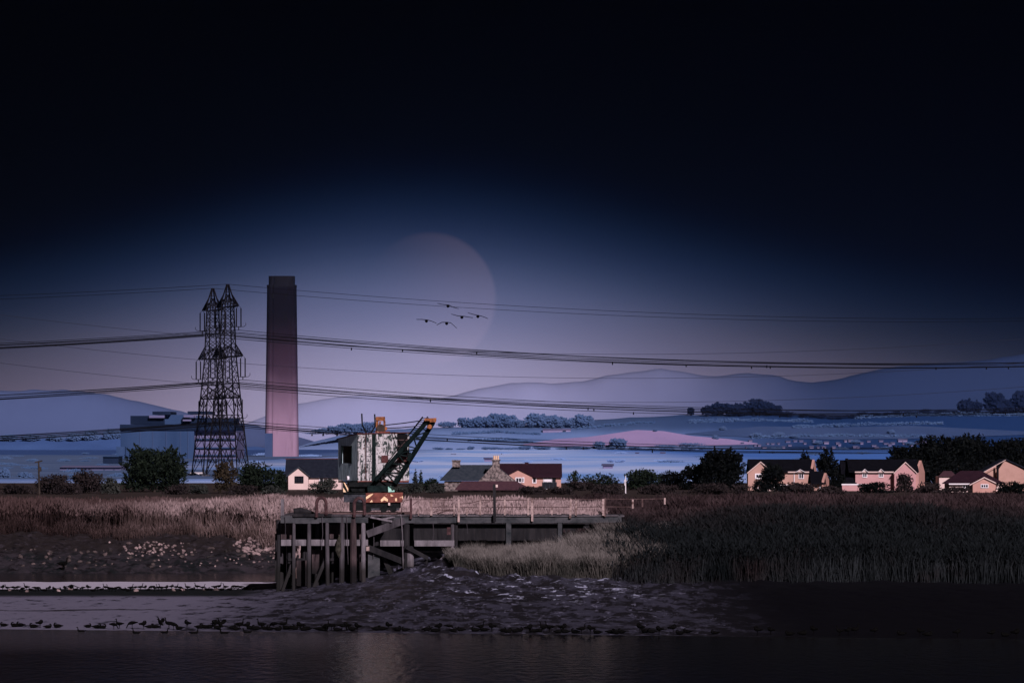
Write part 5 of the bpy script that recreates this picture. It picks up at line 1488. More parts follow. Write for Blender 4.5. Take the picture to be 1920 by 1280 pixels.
# ------------------------------------------------------------------ crane
K = thing('harbour_crane', 'derelict rail crane with a peeling white cab and dark green lattice jib', 'crane', (0, 0, 0))
C0 = Vector((PX(671, 277.0), 277.0, 0)); CR = Vector((PX(766.5, 278.2), 278.2, 0)); CL = Vector((PX(634, 280.2), 280.2, 0))
CB = CL + (CR - C0)
ZB = PZ(901, 277)
def topz(p):   # roof height over the plan: falls towards the left end
    u = (p - C0).dot((CR - C0).normalized()) / (CR - C0).length
    v = (p - C0).dot((CL - C0).normalized()) / (CL - C0).length
    return 9.10 + 0.08 * min(max(u, 0), 1) - 0.29 * max(0, v) ** 1.3
UF, UL = (CR - C0).normalized(), (CL - C0).normalized()
NF = Vector((UF.y, -UF.x, 0)); NL = Vector((-UL.y, UL.x, 0))
if NF.y > 0: NF = -NF
if NL.x > 0: NL = -NL
def panel(name, o, u, n, s0, s1, z0, z1, m, off=0.0, th=0.06, par=None, label=None):
    """slab on a wall: S along the wall in metres; z1 None = up to the roof"""
    a, b = o + u * s0, o + u * s1
    za = z1 if z1 is not None else topz(a); zb_ = z1 if z1 is not None else topz(b)
    p = [a + n * off, b + n * off, b + n * (off - th), a + n * (off - th)]
    mb = MB().hexa([Vector((q.x, q.y, z0)) for q in p] + [Vector((p[0].x, p[0].y, za)), Vector((p[1].x, p[1].y, zb_)), Vector((p[2].x, p[2].y, zb_)), Vector((p[3].x, p[3].y, za))])
    return part(name, mb, m, par or K, label=label)
LF, LL = (CR - C0).length, (CL - C0).length
def sF(px): return (px - 671) / (766.5 - 671) * LF
def sL(px): return (671 - px) / (671 - 634) * LL
def zF(py): return PZ(py, 277.5)
# front wall panels
panel('wall_panel', C0, UF, NF, 0.0, sF(686), ZB, None, M['crane_white'], 0)
panel('wall_panel', C0, UF, NF, sF(686.3), sF(697), ZB, None, M['crane_white'], .012)
panel('door_jamb', C0, UF, NF, sF(697), sF(704), ZB - .05, None, M['crane_green'], .05, .1, label='dark green upright strip between the white panels')
panel('wall_panel', C0, UF, NF, sF(704), sF(744.5), ZB, None, M['crane_white'], .006)
panel('corner_post', C0, UF, NF, sF(764), sF(767.5), ZB, None, M['crane_white'], .01)
panel('wall_panel', C0, UF, NF, sF(744.5), sF(764), ZB, zF(868), M['crane_white'], -.02)
panel('rust_panel', C0, UF, NF, sF(744.5), sF(764), zF(868), zF(852), M['rustplate'], -.05)
panel('doorway', C0, UF, NF, sF(744.5), sF(764), zF(852), zF(813.5), M['black'], -.03, .05, label='open dark doorway in the cab front')
for py in (824.5, 836):
    panel('door_bar', C0, UF, NF, sF(744.5), sF(766), zF(py) - .02, zF(py) + .02, M['railwire'], .02, .03)
panel('rust_patch', C0, UF, NF, sF(714.7), sF(727), zF(867.5), zF(853.5), M['rustplate'], .02, .03, label='square red rust plate on the white panel')
for px in (684.5, 686.2):
    panel('conduit', C0, UF, NF, sF(px), sF(px + .8), ZB, None, M['rustplate'] if px < 686 else M['crane_grey'], .04, .04)
for i in range(5):
    panel('step_iron', C0, UF, NF, sF(687.5), sF(695), zF(828 + i * 9) - .015, zF(828 + i * 9) + .015, M['crane_grey'], .04, .04)
panel('sill_strip', C0, UF, NF, 0, LF, ZB - .08, ZB, M['crane_rust'], .02, .08)
# left wall with its window
a0, a1 = sL(659.5), sL(641)
panel('side_panel', C0, UL, NL, .07, a0, ZB, None, M['crane_side'], 0)
panel('side_panel', C0, UL, NL, a1, LL, ZB, None, M['crane_side'], 0)
panel('side_panel', C0, UL, NL, a0, a1, ZB, PZ(868, 279), M['crane_side'], 0)
panel('side_panel', C0, UL, NL, a0, a1, PZ(835.5, 279), None, M['crane_side'], 0)
wf = panel('window', C0, UL, NL, a0 + .01, a1 - .01, PZ(868, 279), PZ(835.5, 279), M['brownwin'], -.06, .04, label='boarded brown window in the cab side')
panel('window_frame', C0, UL, NL, a0 - .05, a0 + .03, PZ(868.5, 279), PZ(835, 279), M['crane_green'], .03, .06, wf)
panel('window_frame', C0, UL, NL, a1 - .03, a1 + .05, PZ(868.5, 279), PZ(835, 279), M['crane_green'], .03, .06, wf)
part('lamp', MB().tube([C0 + UL * sL(654.5) + NL * .02 + Vector((0, 0, PZ(896, 279))), C0 + UL * sL(654.5) + NL * .14 + Vector((0, 0, PZ(896, 279)))], .13, 10), M['w_white'], K)
# other walls and the roof
panel('rear_panel', CL, UF, -NF, 0, LF, ZB, 8.75, M['crane_side'], 0)
panel('end_panel', CR, UL, -NL, 0.05, LL, ZB, 8.8, M['crane_white'], 0)
rp = [C0 + NF * .08 + NL * .08, CR + NF * .08 - NL * .05, CB - NF * .08 - NL * .05, CL - NF * .08 + NL * .08]
part('roof', MB().hexa([Vector((q.x, q.y, topz(q))) for q in rp] + [Vector((q.x, q.y, topz(q) + .05)) for q in rp]), M['rustplate'], K)
fl = [C0, CR, CB, CL]
part('cab_floor', MB().hexa([Vector((q.x, q.y, ZB - .12)) for q in fl] + [Vector((q.x, q.y, ZB - .02)) for q in fl]), M['crane_black'], K)
# gantry on the roof
dg_ = 278.2
gan = part('gantry_frame', MB().box(PX(705, dg_), PX(722, dg_), dg_ - .25, dg_ + .15, PZ(789, dg_), PZ(781, dg_)).box(PX(705, dg_), PX(709.5, dg_), dg_ - .2, dg_ + .1, PZ(810, dg_), PZ(789, dg_)).box(PX(719, dg_), PX(722.8, dg_), dg_ - .2, dg_ + .1, PZ(809, dg_), PZ(789, dg_))
     .box(PX(703, dg_), PX(706, dg_), dg_ - .3, dg_ + .2, PZ(786.5, dg_), PZ(783, dg_)).box(PX(720, dg_), PX(726, dg_), dg_ - .3, dg_, PZ(806, dg_), PZ(800, dg_)), M['orange'], K)
part('sheave', MB().tube([(PX(714, dg_), dg_ - .32, PZ(803, dg_)), (PX(714, dg_), dg_ + .2, PZ(803, dg_))], .25, 14), M['bark'], gan)
part('strut', MB().bar(P(713, 790, dg_ - .1), P(711, 800, dg_ - .1), .1), M['orange'], gan)
part('roof_plate', MB().box(PX(704, dg_), PX(731, dg_), dg_ - .5, dg_ + .6, PZ(811, dg_), PZ(808.5, dg_)), M['crane_rust'], K)
for pts in (((678.3, 775), (679.2, 796), (686.7, 811.5)), ((702.5, 776), (703.5, 798), (696, 811))):
    part('exhaust_rod', MB().tube([P(a, b, 277.8) for a, b in pts], .05, 6), M['crane_black'], K)
# jib: two side frames that close towards the tip
jb = 276.3; jt = 274.6
La, Lb = P(704, 900, jb), P(804, 786, jt)
Ra, Rb = P(742, 905, jb - .1), P(812, 792, jt)
off = Vector((0.0, .55, .12))
for a, b, w_ in ((La, Lb, .15), (Ra, Rb, .16)):
    part('jib_chord', MB().bar(a, b, w_, .22), M['crane_green'], K)
    part('jib_chord', MB().bar(a + off, b + off * .6, w_ * .4, .08), M['crane_green'], K)
n = 7
for i in range(n):
    f0, f1 = i / n, (i + 1) / n
    l0, l1, r0, r1 = La.lerp(Lb, f0), La.lerp(Lb, f1), Ra.lerp(Rb, f0), Ra.lerp(Rb, f1)
    if i: part('jib_crossbar', MB().bar(l0, r0, .07), M['crane_green'], K)
    a, b = (l0, r1) if i % 2 else (r0, l1)
    part('jib_lacing', MB().bar(a, b, .06), M['crane_green'], K)
    for c0, c1 in ((l0, l1), (r0, r1)):
        part('jib_lacing', MB().bar(c0, c1 + off * (1 - .4 * f1), .035), M['crane_green'], K)
part('jib_gusset', MB().prism([P(762, 862, 275.3), P(768, 865, 275.3), P(773, 850, 275.2), P(768, 847, 275.2)], (0, .05, 0)), M['crane_green'], K)
tip = part('jib_head', MB().bar(P(796, 786.5, jt - .1), P(818.3, 785.5, jt - .1), .3, .14).bar(P(806, 789.5, jt - .15), P(817.5, 789.5, jt - .15), .3, .1), M['orange'], K)
part('head_plate', MB().prism([P(802, 789, jt + .1), P(818, 788, jt + .1), P(812, 800, jt + .1), P(800, 803, jt + .1)], (0, .25, 0)), M['crane_black'], tip)
part('head_sheave', MB().tube([P(806, 799.5, jt - .2), P(806, 799.5, jt + .25)], .13, 12), M['orange'], tip)
part('head_pin', MB().bar(P(801, 801, jt - .15), P(810, 800, jt - .15), .1, .1), M['orange'], tip)
# jib ladder
lad = part('ladder_rail', MB().bar(P(792.5, 781.5, jt - .3), P(767.5, 813.8, 275.4), .06).bar(P(767.5, 813.8, 275.4), P(720.5, 874, 276.0), .05), M['crane_black'], K)
part('ladder_rail', MB().bar(P(802, 781, jt - .2), P(776.5, 815.5, 275.4), .05), M['crane_black'], K)
for i in range(9):
    f = .08 + i * .11
    a = P(792.5, 781.5, jt - .3).lerp(P(767.5, 813.8, 275.4), f); b = P(802, 781, jt - .2).lerp(P(776.5, 815.5, 275.4), f)
    part('ladder_rung', MB().bar(a, b, .04), M['crane_black'], K)
for a, b in (((723, 796.7), (790, 788.3)), ((726.5, 802.6), (779, 799))):
    part('hoist_rope', MB().tube([P(*a, 278), P((a[0] + b[0]) / 2, (a[1] + b[1]) / 2 + .5, 276.4), P(*b, 274.8)], .03, 5), M['crane_black'], K)
part('stay_rod', MB().tube([P(765, 822, 276.6), P(746, 842, 276.7), P(741, 848, 276.7)], .022, 5), M['railwire'], K)
# machinery deck and turntable
dt = 277.6
part('slewing_base', MB().box(PX(655, dt), PX(743, dt), dt - .6, dt + 2.2, PZ(912, dt), PZ(902.5, dt)), M['crane_black'], K)
part('slewing_ring', MB().tube([(PX(690, dt), dt + .9, PZ(922, dt)), (PX(690, dt), dt + .9, PZ(910, dt))], 1.12, 20), M['crane_green'], K)
part('sloping_skirt', MB().prism([P(650, 903, dt - .4), P(684, 903, dt - .4), P(684, 921, dt - .4), P(660, 921, dt - .4)], (0, 2, 0)), M['crane_black'], K)
part('gearbox', MB().box(PX(690, dt), PX(726, dt), dt - .9, dt + .4, PZ(921, dt), PZ(909.5, dt)), M['crane_green'], K)
part('warning_plate', MB().prism([P(642.5, 903, dt - .45), P(648, 905, dt - .45), P(653, 914, dt - .45), P(653, 921.5, dt - .45), P(643.5, 921.5, dt - .45)], (0, .05, 0)), M['crane_black'], K)
part('warning_stripe', MB().prism([P(644, 903.5, dt - .47), P(647, 905, dt - .47), P(653, 916, dt - .47), P(652.6, 921, dt - .47)], (0, .015, 0)), M['cream'], K)
part('warning_stripe', MB().prism([P(643.3, 913.5, dt - .47), P(649, 922, dt - .47), P(643.6, 922, dt - .47)], (0, .015, 0)), M['cream'], K)
part('green_sheet', MB().prism([P(727.5, 910.5, dt - .75), P(738, 911.5, dt - .75), P(740, 921.5, dt - .75), P(728, 922, dt - .75)], (0, .04, 0)), M['aqua'], K)
du = 276.5
part('base_frame', MB().box(PX(644.5, du), PX(685.5, du), du, du + 3.4, PZ(941, du), PZ(923.2, du)), M['crane_grey'], K)
part('frame_cap', MB().box(PX(644, du), PX(686, du), du - .06, du + 3.45, PZ(926, du), PZ(922.6, du)), M['crane_black'], K)
ru = part('rust_panel', MB().hexa([P(686, 941.6, du), P(753.5, 941.2, du), P(755, 941.2, du + 3.4), P(686, 941.6, du + 3.4), P(686, 924, du), P(755.5, 922.6, du), P(756, 922.6, du + 3.4), P(686, 924, du + 3.4)]), M['crane_rust'], K, label='rust-red base panel with flaking cream chevrons')
def chev(pts): part('chevron_patch', MB().prism([P(a, b, du - .02) for a, b in pts], (0, .016, 0)), M['cream'], ru)
chev([(686.2, 931), (692, 927), (700, 924.6), (698, 927.5), (694, 931), (686.2, 936)])
chev([(713.5, 936.5), (720.5, 930), (727.5, 935.5), (726.8, 940), (720.6, 937), (715, 940.5)])
chev([(693, 941), (697, 936.5), (699, 940.5)]); chev([(732.2, 925.5), (738, 929.5), (732.5, 930)]); chev([(740.5, 934), (744, 933), (744.5, 939), (741, 939)]); chev([(752.5, 931), (755.2, 929), (755.3, 936)])
part('bogie', MB().box(PX(655, du), PX(749, du), du + .15, du + 3.2, PZ(952.5, du), PZ(941.3, du)), M['crane_black'], K)
part('axle_beam', MB().box(PX(684, du), PX(749, du), du + .02, du + .2, PZ(956.2, du), PZ(952.6, du)), M['crane_grey'], K)
part('bogie_panel', MB().box(PX(655, du), PX(684, du), du + .02, du + .12, PZ(957, du), PZ(942, du)), M['crane_black'], K)
for px in (662, 690, 719, 737):
    for dd in (276.4, 279.4):
        w_ = part('wheel', MB().tube([(PX(px, 276.5), dd - .07, 4.79), (PX(px, 276.5), dd + .07, 4.79)], .19, 16), M['crane_black'], K)
part('brake_handle', MB().box(PX(728, du), PX(731.5, du), du - .05, du, PZ(947, du), PZ(942, du)), M['w_cream'], K)

# ------------------------------------------------------------------ reeds and grass
def blades(x, y, z, h, w_, lean, rs, plume=True):
    n = len(x)
    ang = rs.uniform(0, math.pi, n)
    dx, dy = np.cos(ang) * w_ / 2, np.sin(ang) * w_ / 2
    la = rs.uniform(0, 2 * math.pi, n); lx = np.cos(la) * lean * h; ly = np.sin(la) * lean * h
    B = np.stack([x, y, z], 1)
    def p(f, wk): return np.stack([x + lx * f * f + dx * wk, y + ly * f * f + dy * wk, z + h * f], 1), np.stack([x + lx * f * f - dx * wk, y + ly * f * f - dy * wk, z + h * f], 1)
    a0, b0 = p(0, 1); a1, b1 = p(.55, .9); a2, b2 = p(.82, .5); t_, _ = p(1.0, 0)
    v = [a0, b0, a1, b1, a2, b2, t_]
    V_ = np.stack(v, 1).reshape(-1, 3)
    o = np.arange(n)[:, None] * 7
    q = np.concatenate([o + np.array([0, 1, 3, 2]), o + np.array([2, 3, 5, 4]), o + np.array([4, 5, 6, 6])])
    tri = np.concatenate([o + np.array(k_) for k_ in ((0, 1, 3), (0, 3, 2), (2, 3, 5), (2, 5, 4), (4, 5, 6))])
    if plume:
        # feathery seed head near the top: two crossed diamonds
        w2 = rs.uniform(.022, .055, n)
        c = np.stack([x + lx * .9, y + ly * .9, z + h * .93], 1)
        up = np.stack([lx * .2, ly * .2, h * .075], 1)
        sd_ = np.stack([np.cos(ang + 1) * w2, np.sin(ang + 1) * w2, np.zeros(n)], 1)
        V2 = np.stack([c - up, c + sd_, c + up * 1.3, c - sd_], 1).reshape(-1, 3)
        o2 = len(V_) + np.arange(n)[:, None] * 4
        tri = np.concatenate([tri, o2 + np.array([0, 1, 2]), o2 + np.array([0, 2, 3])])
        V_ = np.concatenate([V_, V2])
    mi = np.zeros(len(tri), np.int32); mi[4 * n:] = 1
    mi[3 * n:4 * n] = (rs.uniform(size=n) < .5)
    return V_, tri, mi
def scatter(n, x0, x1, y0, y1, rs): return rs.uniform(x0, x1, n), rs.uniform(y0, y1, n)
def infr(x, y):      # dense in view, thinner to either side of it
    q = np.abs(x) / (y * 960 / F)
    return (q < 1.18) | ((q < 1.75) & (np.arange(len(q)) % 5 < 2))
def reed_obj(name, sets, m, m2):
    vs, ts, ms, b = [], [], [], 0
    for v, t_, mi in sets:
        vs.append(v); ts.append(t_ + b); ms.append(mi); b += len(v)
    me = npmesh(name, np.concatenate(vs), np.concatenate(ts))
    me.materials.append(m); me.materials.append(m2)
    me.polygons.foreach_set('material_index', np.concatenate(ms))
    o = link(name, me, None)
    o['kind'] = 'stuff'
    return o
rs = np.random.RandomState(21)
sets = []
def left_ok(x, y):
    # ragged front edge of the reed bed with bays
    edge = 331.5 + 9 * (vnoise(x * .30, x * 0 + 3, 31) - .3) + 4.0 * (vnoise(x * .9, x * 0, 32) - .5) + rs.exponential(1.6, len(x)) - 24 * sstep((x + 13) / 6)
    return y > edge
for n, y0, y1, hh in ((150000, 326, 346, 2.15), (90000, 340, 380, 1.9), (80000, 375, 452, 1.8)):
    x, y = scatter(n, -56, 8, y0, y1, rs)
    k_ = left_ok(x, y) & infr(x, y) & (~((y < 288) & (x > -14))) & (x < 6 - (y - 326) * .0)
    x, y = x[k_], y[k_]
    h = hh * (0.60 + .40 * vnoise(x * .25, y * .15, 33) + .22 * vnoise(x * .9, y * .3, 34)) * rs.uniform(.75, 1.1, len(x))
    sets.append(blades(x, y, terrain(x, y) - .05, h, rs.uniform(.018, .045, len(x)), rs.uniform(.02, .22, len(x)), rs))
# short bent stems and litter along the ragged front edge
x, y = scatter(60000, -48, -6, 322, 345, rs)
xs_e = 331.5 + 9 * (vnoise(x * .30, x * 0 + 3, 31) - .3) + 4.0 * (vnoise(x * .9, x * 0, 32) - .5) - 24 * sstep((x + 13) / 6)
k_ = (np.abs(y - xs_e) < 2.6) & infr(x, y); x, y = x[k_], y[k_]
sets.append(blades(x, y, terrain(x, y) - .05, rs.uniform(.3, 1.5, len(x)) * (.4 + .9 * vnoise(x * .8, y * .1, 36)), rs.uniform(.018, .04, len(x)), rs.uniform(.1, .6, len(x)), rs, False))
# between jetty and field
x, y = scatter(30000, -14, 6, 291, 330, rs)
k_ = infr(x, y) & (y > 306 - 10 * sstep((x + 12) / 8)); x, y = x[k_], y[k_]
sets.append(blades(x, y, terrain(x, y) - .05, rs.uniform(1.5, 2.1, len(x)), rs.uniform(.025, .06, len(x)), rs.uniform(.02, .16, len(x)), rs))
reed_obj('dry_reeds', sets, M['reed_tan'], M['plume_tan'])
sets = []
for n, y0, y1, hh in ((170000, 258, 285, 2.1), (130000, 282, 325, 2.1), (100000, 320, 452, 1.9)):
    x, y = scatter(n, 3 if y0 < 300 else 1, 66, y0, y1, rs)
    edge = 263.5 + 3 * (vnoise(x * .3, x * 0 + 9, 41) - .5) + 1.2 * (vnoise(x * 1.3, x * 0 + 2, 42) - .5) - 1.5 * sstep((x - 12) / 15)
    jet = (y > 273) & (y < 282) & (x < 6.4)
    k_ = infr(x, y) & (y > edge) & ~jet & (x > 3.3 + .26 * np.clip(276 - y, 0, 14) + rs.uniform(-1.2, 2.0, n))
    x, y = x[k_], y[k_]
    h = hh * (0.62 + .50 * vnoise(x * .35, y * .22, 43)) * (0.55 + .45 * sstep((x - 3.4) / 3.5)) * rs.uniform(.70, 1.12, len(x))
    sets.append(blades(x, y, terrain(x, y) - .05, h, rs.uniform(.018, .05, len(x)), rs.uniform(.05, .45, len(x)), rs))
x, y = scatter(40000, 4, 40, 258, 270, rs)
k_ = (y > 262 + 1.5 * vnoise(x * .7, x * 0, 44)) & infr(x, y) & (x > 3.3 + .26 * np.clip(276 - y, 0, 14) + rs.uniform(-1.2, 2.0, len(x))); x, y = x[k_], y[k_]
sets.append(blades(x, y, terrain(x, y) - .05, rs.uniform(.3, 1.3, len(x)), rs.uniform(.018, .04, len(x)), rs.uniform(.2, .7, len(x)), rs, False))
reed_obj('green_reeds', sets, M['reed_green'], M['plume_brown'])
x, y = scatter(100000, -4.2, 9, 264, 274.6, rs)
edge = 269.5 - 4.5 * sstep((x + 4) / 7) + 1.6 * (vnoise(x * .8, x * 0 + 5, 51) - .5)
k_ = (y > edge) & (x > -3.7 + .25 * (274 - y) * .4); x, y = x[k_], y[k_]
h = (0.95 + .55 * sstep((x + 3) / 8)) * rs.uniform(.6, 1.15, len(x)) * (0.7 + .5 * vnoise(x * .9, y * .6, 52))
reed_obj('bank_grass', [blades(x, y, terrain(x, y) - .04, h, rs.uniform(.015, .035, len(x)), rs.uniform(.1, .6, len(x)), rs, False)], M['grass_tuft'], M['grass_tip'])

# ------------------------------------------------------------------ rubble on the far bank
def rock_mesh(seed):
    r = np.random.RandomState(seed)
    import bmesh
    bm = bmesh.new()
    bmesh.ops.create_icosphere(bm, subdivisions=1, radius=1)
    for v in bm.verts:
        v.co *= r.uniform(.72, 1.15)
    for f in bm.faces: f.smooth = False
    me = bpy.data.meshes.new('rock'); bm.to_mesh(me); bm.free()
    return me
rocks = [rock_mesh(i) for i in range(6)]
rocks_d = [rock_mesh(i + 10) for i in range(4)]
for m_ in rocks: m_.materials.append(M['rock'])
for m_ in rocks_d: m_.materials.append(M['rock_dark'])
rr = random.Random(5)
def put_rock(px, py, size, me, label, group):
    x, y, z = on_ground(px, py)
    o = bpy.data.objects.new('rock', me); C.objects.link(o)
    o.location = (x, y, z + size * .15)
    o.scale = (size * rr.uniform(.8, 1.4), size * rr.uniform(.7, 1.1), size * rr.uniform(.55, .95))
    o.rotation_euler = (rr.uniform(-.4, .4), rr.uniform(-.4, .4), rr.uniform(0, 6.3))
    tag(o, label, 'rock', group)
for i in range(105):
    f = rr.random()
    put_rock(435 + 86 * (f ** .6), rr.uniform(1012 - 6 * f, 1040), rr.uniform(.10, .24), rr.choice(rocks), 'pale pink boulder in the tumbled heap on the bank left of the jetty', 'boulder heap by the jetty')
for i in range(70):
    put_rock(rr.gauss(285, 42), rr.uniform(1016, 1042), rr.uniform(.06, .16), rr.choice(rocks), 'pale stone scattered on the muddy bank below the dry reeds', 'stones scattered on the far bank')
for i in range(25):
    put_rock(rr.uniform(225, 515), rr.uniform(1045, 1062), rr.uniform(.05, .12), rr.choice(rocks), 'small stone low on the bank near the channel edge', 'small stones near the channel')
for i in range(40):
    put_rock(rr.uniform(220, 520), rr.uniform(1012, 1064), rr.uniform(.06, .2), rr.choice(rocks_d), 'dark weedy stone among the pale rubble left of the jetty', 'dark stones among the rubble')
for i in range(40):
    put_rock(rr.uniform(0, 220), rr.uniform(1030, 1066), rr.uniform(.07, .2), rr.choice(rocks_d), 'dark weedy stone on the bank at the far left', 'dark stones at the far left')
for i, (px, py) in enumerate(((18, 1107), (50, 1109), (110, 1108), (132, 1105), (255, 1108), (325, 1107), (340, 1107), (385, 1106), (405, 1106))):
    put_rock(px, py, .16, rr.choice(rocks), ORD[i] + ' pale flat stone from the left among the birds on the dark bar', 'pale stones on the mud bar')
for a, b, lab in (((445, 1044), (458, 1041), 'white driftwood stick slanting on the bank left of the jetty'), ((388, 1047), (402, 1045), 'grey driftwood branch lying on the bank below the reed gap'), ((468, 1043), (476, 1047), 'short pale driftwood stick near the boulder heap')):
    p0, p1 = on_ground(*a), on_ground(*b)
    o = link('driftwood', MB().tube([(p0[0], p0[1], p0[2] + .1), ((p0[0] + p1[0]) / 2, (p0[1] + p1[1]) / 2, (p0[2] + p1[2]) / 2 + .13), (p1[0], p1[1], p1[2] + .1)], [.05, .06, .03], 6).mesh('driftwood'), M['timber_pale'])
    tag(o, lab, 'driftwood')

# ------------------------------------------------------------------ geese
def goose_mesh(pose):
    """one continuous skin: body, neck, head and bill lofted along a bent spine; +x is forwards"""
    if pose == 'alert':
        sp = [(-.40, .40, .015, .03), (-.30, .40, .06, .05), (-.18, .39, .115, .10), (0, .38, .14, .135), (.14, .40, .125, .13), (.22, .46, .085, .09), (.25, .54, .05, .052), (.26, .64, .036, .036), (.265, .72, .036, .038), (.29, .765, .042, .042), (.34, .76, .03, .03), (.40, .745, .012, .012)]
    elif pose == 'feed':
        sp = [(-.40, .42, .015, .03), (-.28, .42, .07, .06), (-.12, .41, .125, .11), (.04, .39, .14, .13), (.16, .36, .115, .115), (.25, .32, .07, .075), (.31, .25, .042, .045), (.35, .17, .035, .036), (.38, .11, .04, .04), (.41, .07, .028, .03), (.44, .03, .01, .012)]
    elif pose == 'rest':
        sp = [(-.42, .16, .015, .03), (-.30, .15, .07, .06), (-.14, .14, .14, .12), (.04, .14, .16, .14), (.18, .15, .135, .13), (.25, .22, .075, .075), (.24, .30, .05, .05), (.19, .345, .046, .046), (.13, .34, .032, .03), (.07, .31, .012, .012)]
    elif pose == 'swim':
        sp = [(-.40, .14, .012, .03), (-.30, .10, .06, .05), (-.16, .06, .12, .09), (.02, .05, .14, .10), (.16, .07, .12, .10), (.23, .14, .065, .07), (.25, .23, .04, .042), (.26, .32, .036, .036), (.29, .37, .042, .042), (.34, .365, .03, .03), (.40, .35, .012, .012)]
    elif pose == 'preen':
        sp = [(-.36, .36, .015, .03), (-.26, .38, .07, .06), (-.12, .40, .125, .11), (.03, .42, .14, .14), (.14, .46, .12, .12), (.19, .54, .07, .07), (.15, .60, .045, .048), (.07, .61, .04, .042), (.0, .57, .038, .04), (-.05, .53, .012, .014)]
    else:   # stretch: upright and flapping
        sp = [(-.22, .22, .015, .03), (-.16, .27, .07, .06), (-.07, .35, .12, .12), (.03, .45, .135, .14), (.10, .55, .11, .12), (.14, .63, .065, .07), (.17, .72, .04, .042), (.19, .80, .036, .038), (.22, .84, .042, .042), (.27, .84, .03, .03), (.33, .83, .012, .012)]
    mb = MB(); n = 10
    pts = [Vector((p[0], 0, p[1])) for p in sp]
    for i, p in enumerate(pts):
        d_ = (pts[min(i + 1, len(pts) - 1)] - pts[max(i - 1, 0)]).normalized()
        up = Vector((-d_.z, 0, d_.x))
        for k_ in range(n):
            a = 2 * math.pi * k_ / n
            mb.v.append(tuple(p + Vector((0, 1, 0)) * math.cos(a) * sp[i][2] + up * math.sin(a) * sp[i][3]))
    for i in range(len(pts) - 1):
        for k_ in range(n):
            q = i * n
            mb.f.append((q + k_, q + (k_ + 1) % n, q + n + (k_ + 1) % n, q + n + k_))
    mb.f.append(tuple(range(n))[::-1]); mb.f.append(tuple((len(pts) - 1) * n + k_ for k_ in range(n)))
    if pose in ('alert', 'feed', 'preen', 'stretch'):
        hip = .30 if pose != 'stretch' else .34
        for s in (-1, 1):
            mb.tube([(.0, s * .06, hip), (.01, s * .06, .14), (.0, s * .06, .015)], [.03, .014, .013], 5)
            mb.add([(-.03, s * .06 - .02, 0), (.10, s * .06 - .05, 0), (.10, s * .06 + .05, 0), (-.03, s * .06 + .02, 0), (-.02, s * .06 - .01, .015), (.09, s * .06 - .04, .012), (.09, s * .06 + .04, .012), (-.02, s * .06 + .01, .015)],
                   [(3, 2, 1, 0), (4, 5, 6, 7), (0, 1, 5, 4), (1, 2, 6, 5), (2, 3, 7, 6), (3, 0, 4, 7)])
    # folded or spread wings
    for s in (-1, 1):
        if pose == 'stretch':
            mb.prism([(.05, s * .10, .56), (.10, s * .42, .74), (.02, s * .68, .72), (-.10, s * .58, .58), (-.12, s * .32, .44), (-.06, s * .11, .40)], (-.02, s * .01, .02))
        elif pose != 'swim':
            z_ = sp[2][1]
            mb.prism([(.12, s * .115, z_ + .06), (.0, s * .145, z_ + .10), (-.22, s * .10, z_ + .07), (-.44, s * .03, z_ + .035), (-.25, s * .10, z_ - .03), (.02, s * .142, z_ - .05)], (0, s * .012, 0))
    return mb.mesh('goose')
POSES = {p: goose_mesh(p) for p in ('alert', 'feed', 'rest', 'swim', 'preen', 'stretch')}
for me in POSES.values(): me.materials.append(M['goose']); me.polygons.foreach_set('use_smooth', [True] * len(me.polygons))
TXT = {'alert': 'dark goose standing with raised neck', 'feed': 'dark goose bending its head down', 'rest': 'dark goose lying down', 'swim': 'dark goose floating just off the mud', 'preen': 'hunched dark goose with tucked head', 'stretch': 'dark goose upright with spread wings'}
def goose(px, py_foot, pose, where, grp, scale=1.0, face=None):
    if pose == 'swim':
        d = 77400 / (py_foot - 830)
        x, y, z = PX(px, d), d, 0.0
    else:
        x, y, z = on_ground(px, py_foot)
    o = bpy.data.objects.new('goose', POSES[pose]); C.objects.link(o)
    o.location = (x, y, z)
    f = face if face is not None else rr.choice((0, math.pi)) + rr.uniform(-.6, .6)
    o.rotation_euler = (0, 0, f)
    s = scale * rr.uniform(.92, 1.08)
    o.scale = (s, s, s)
    tag(o, TXT[pose] + ' ' + where, 'goose', grp + ', ' + pose)
A, B_, R_, W2, H_, T_ = 'alert', 'feed', 'rest', 'swim', 'preen', 'stretch'
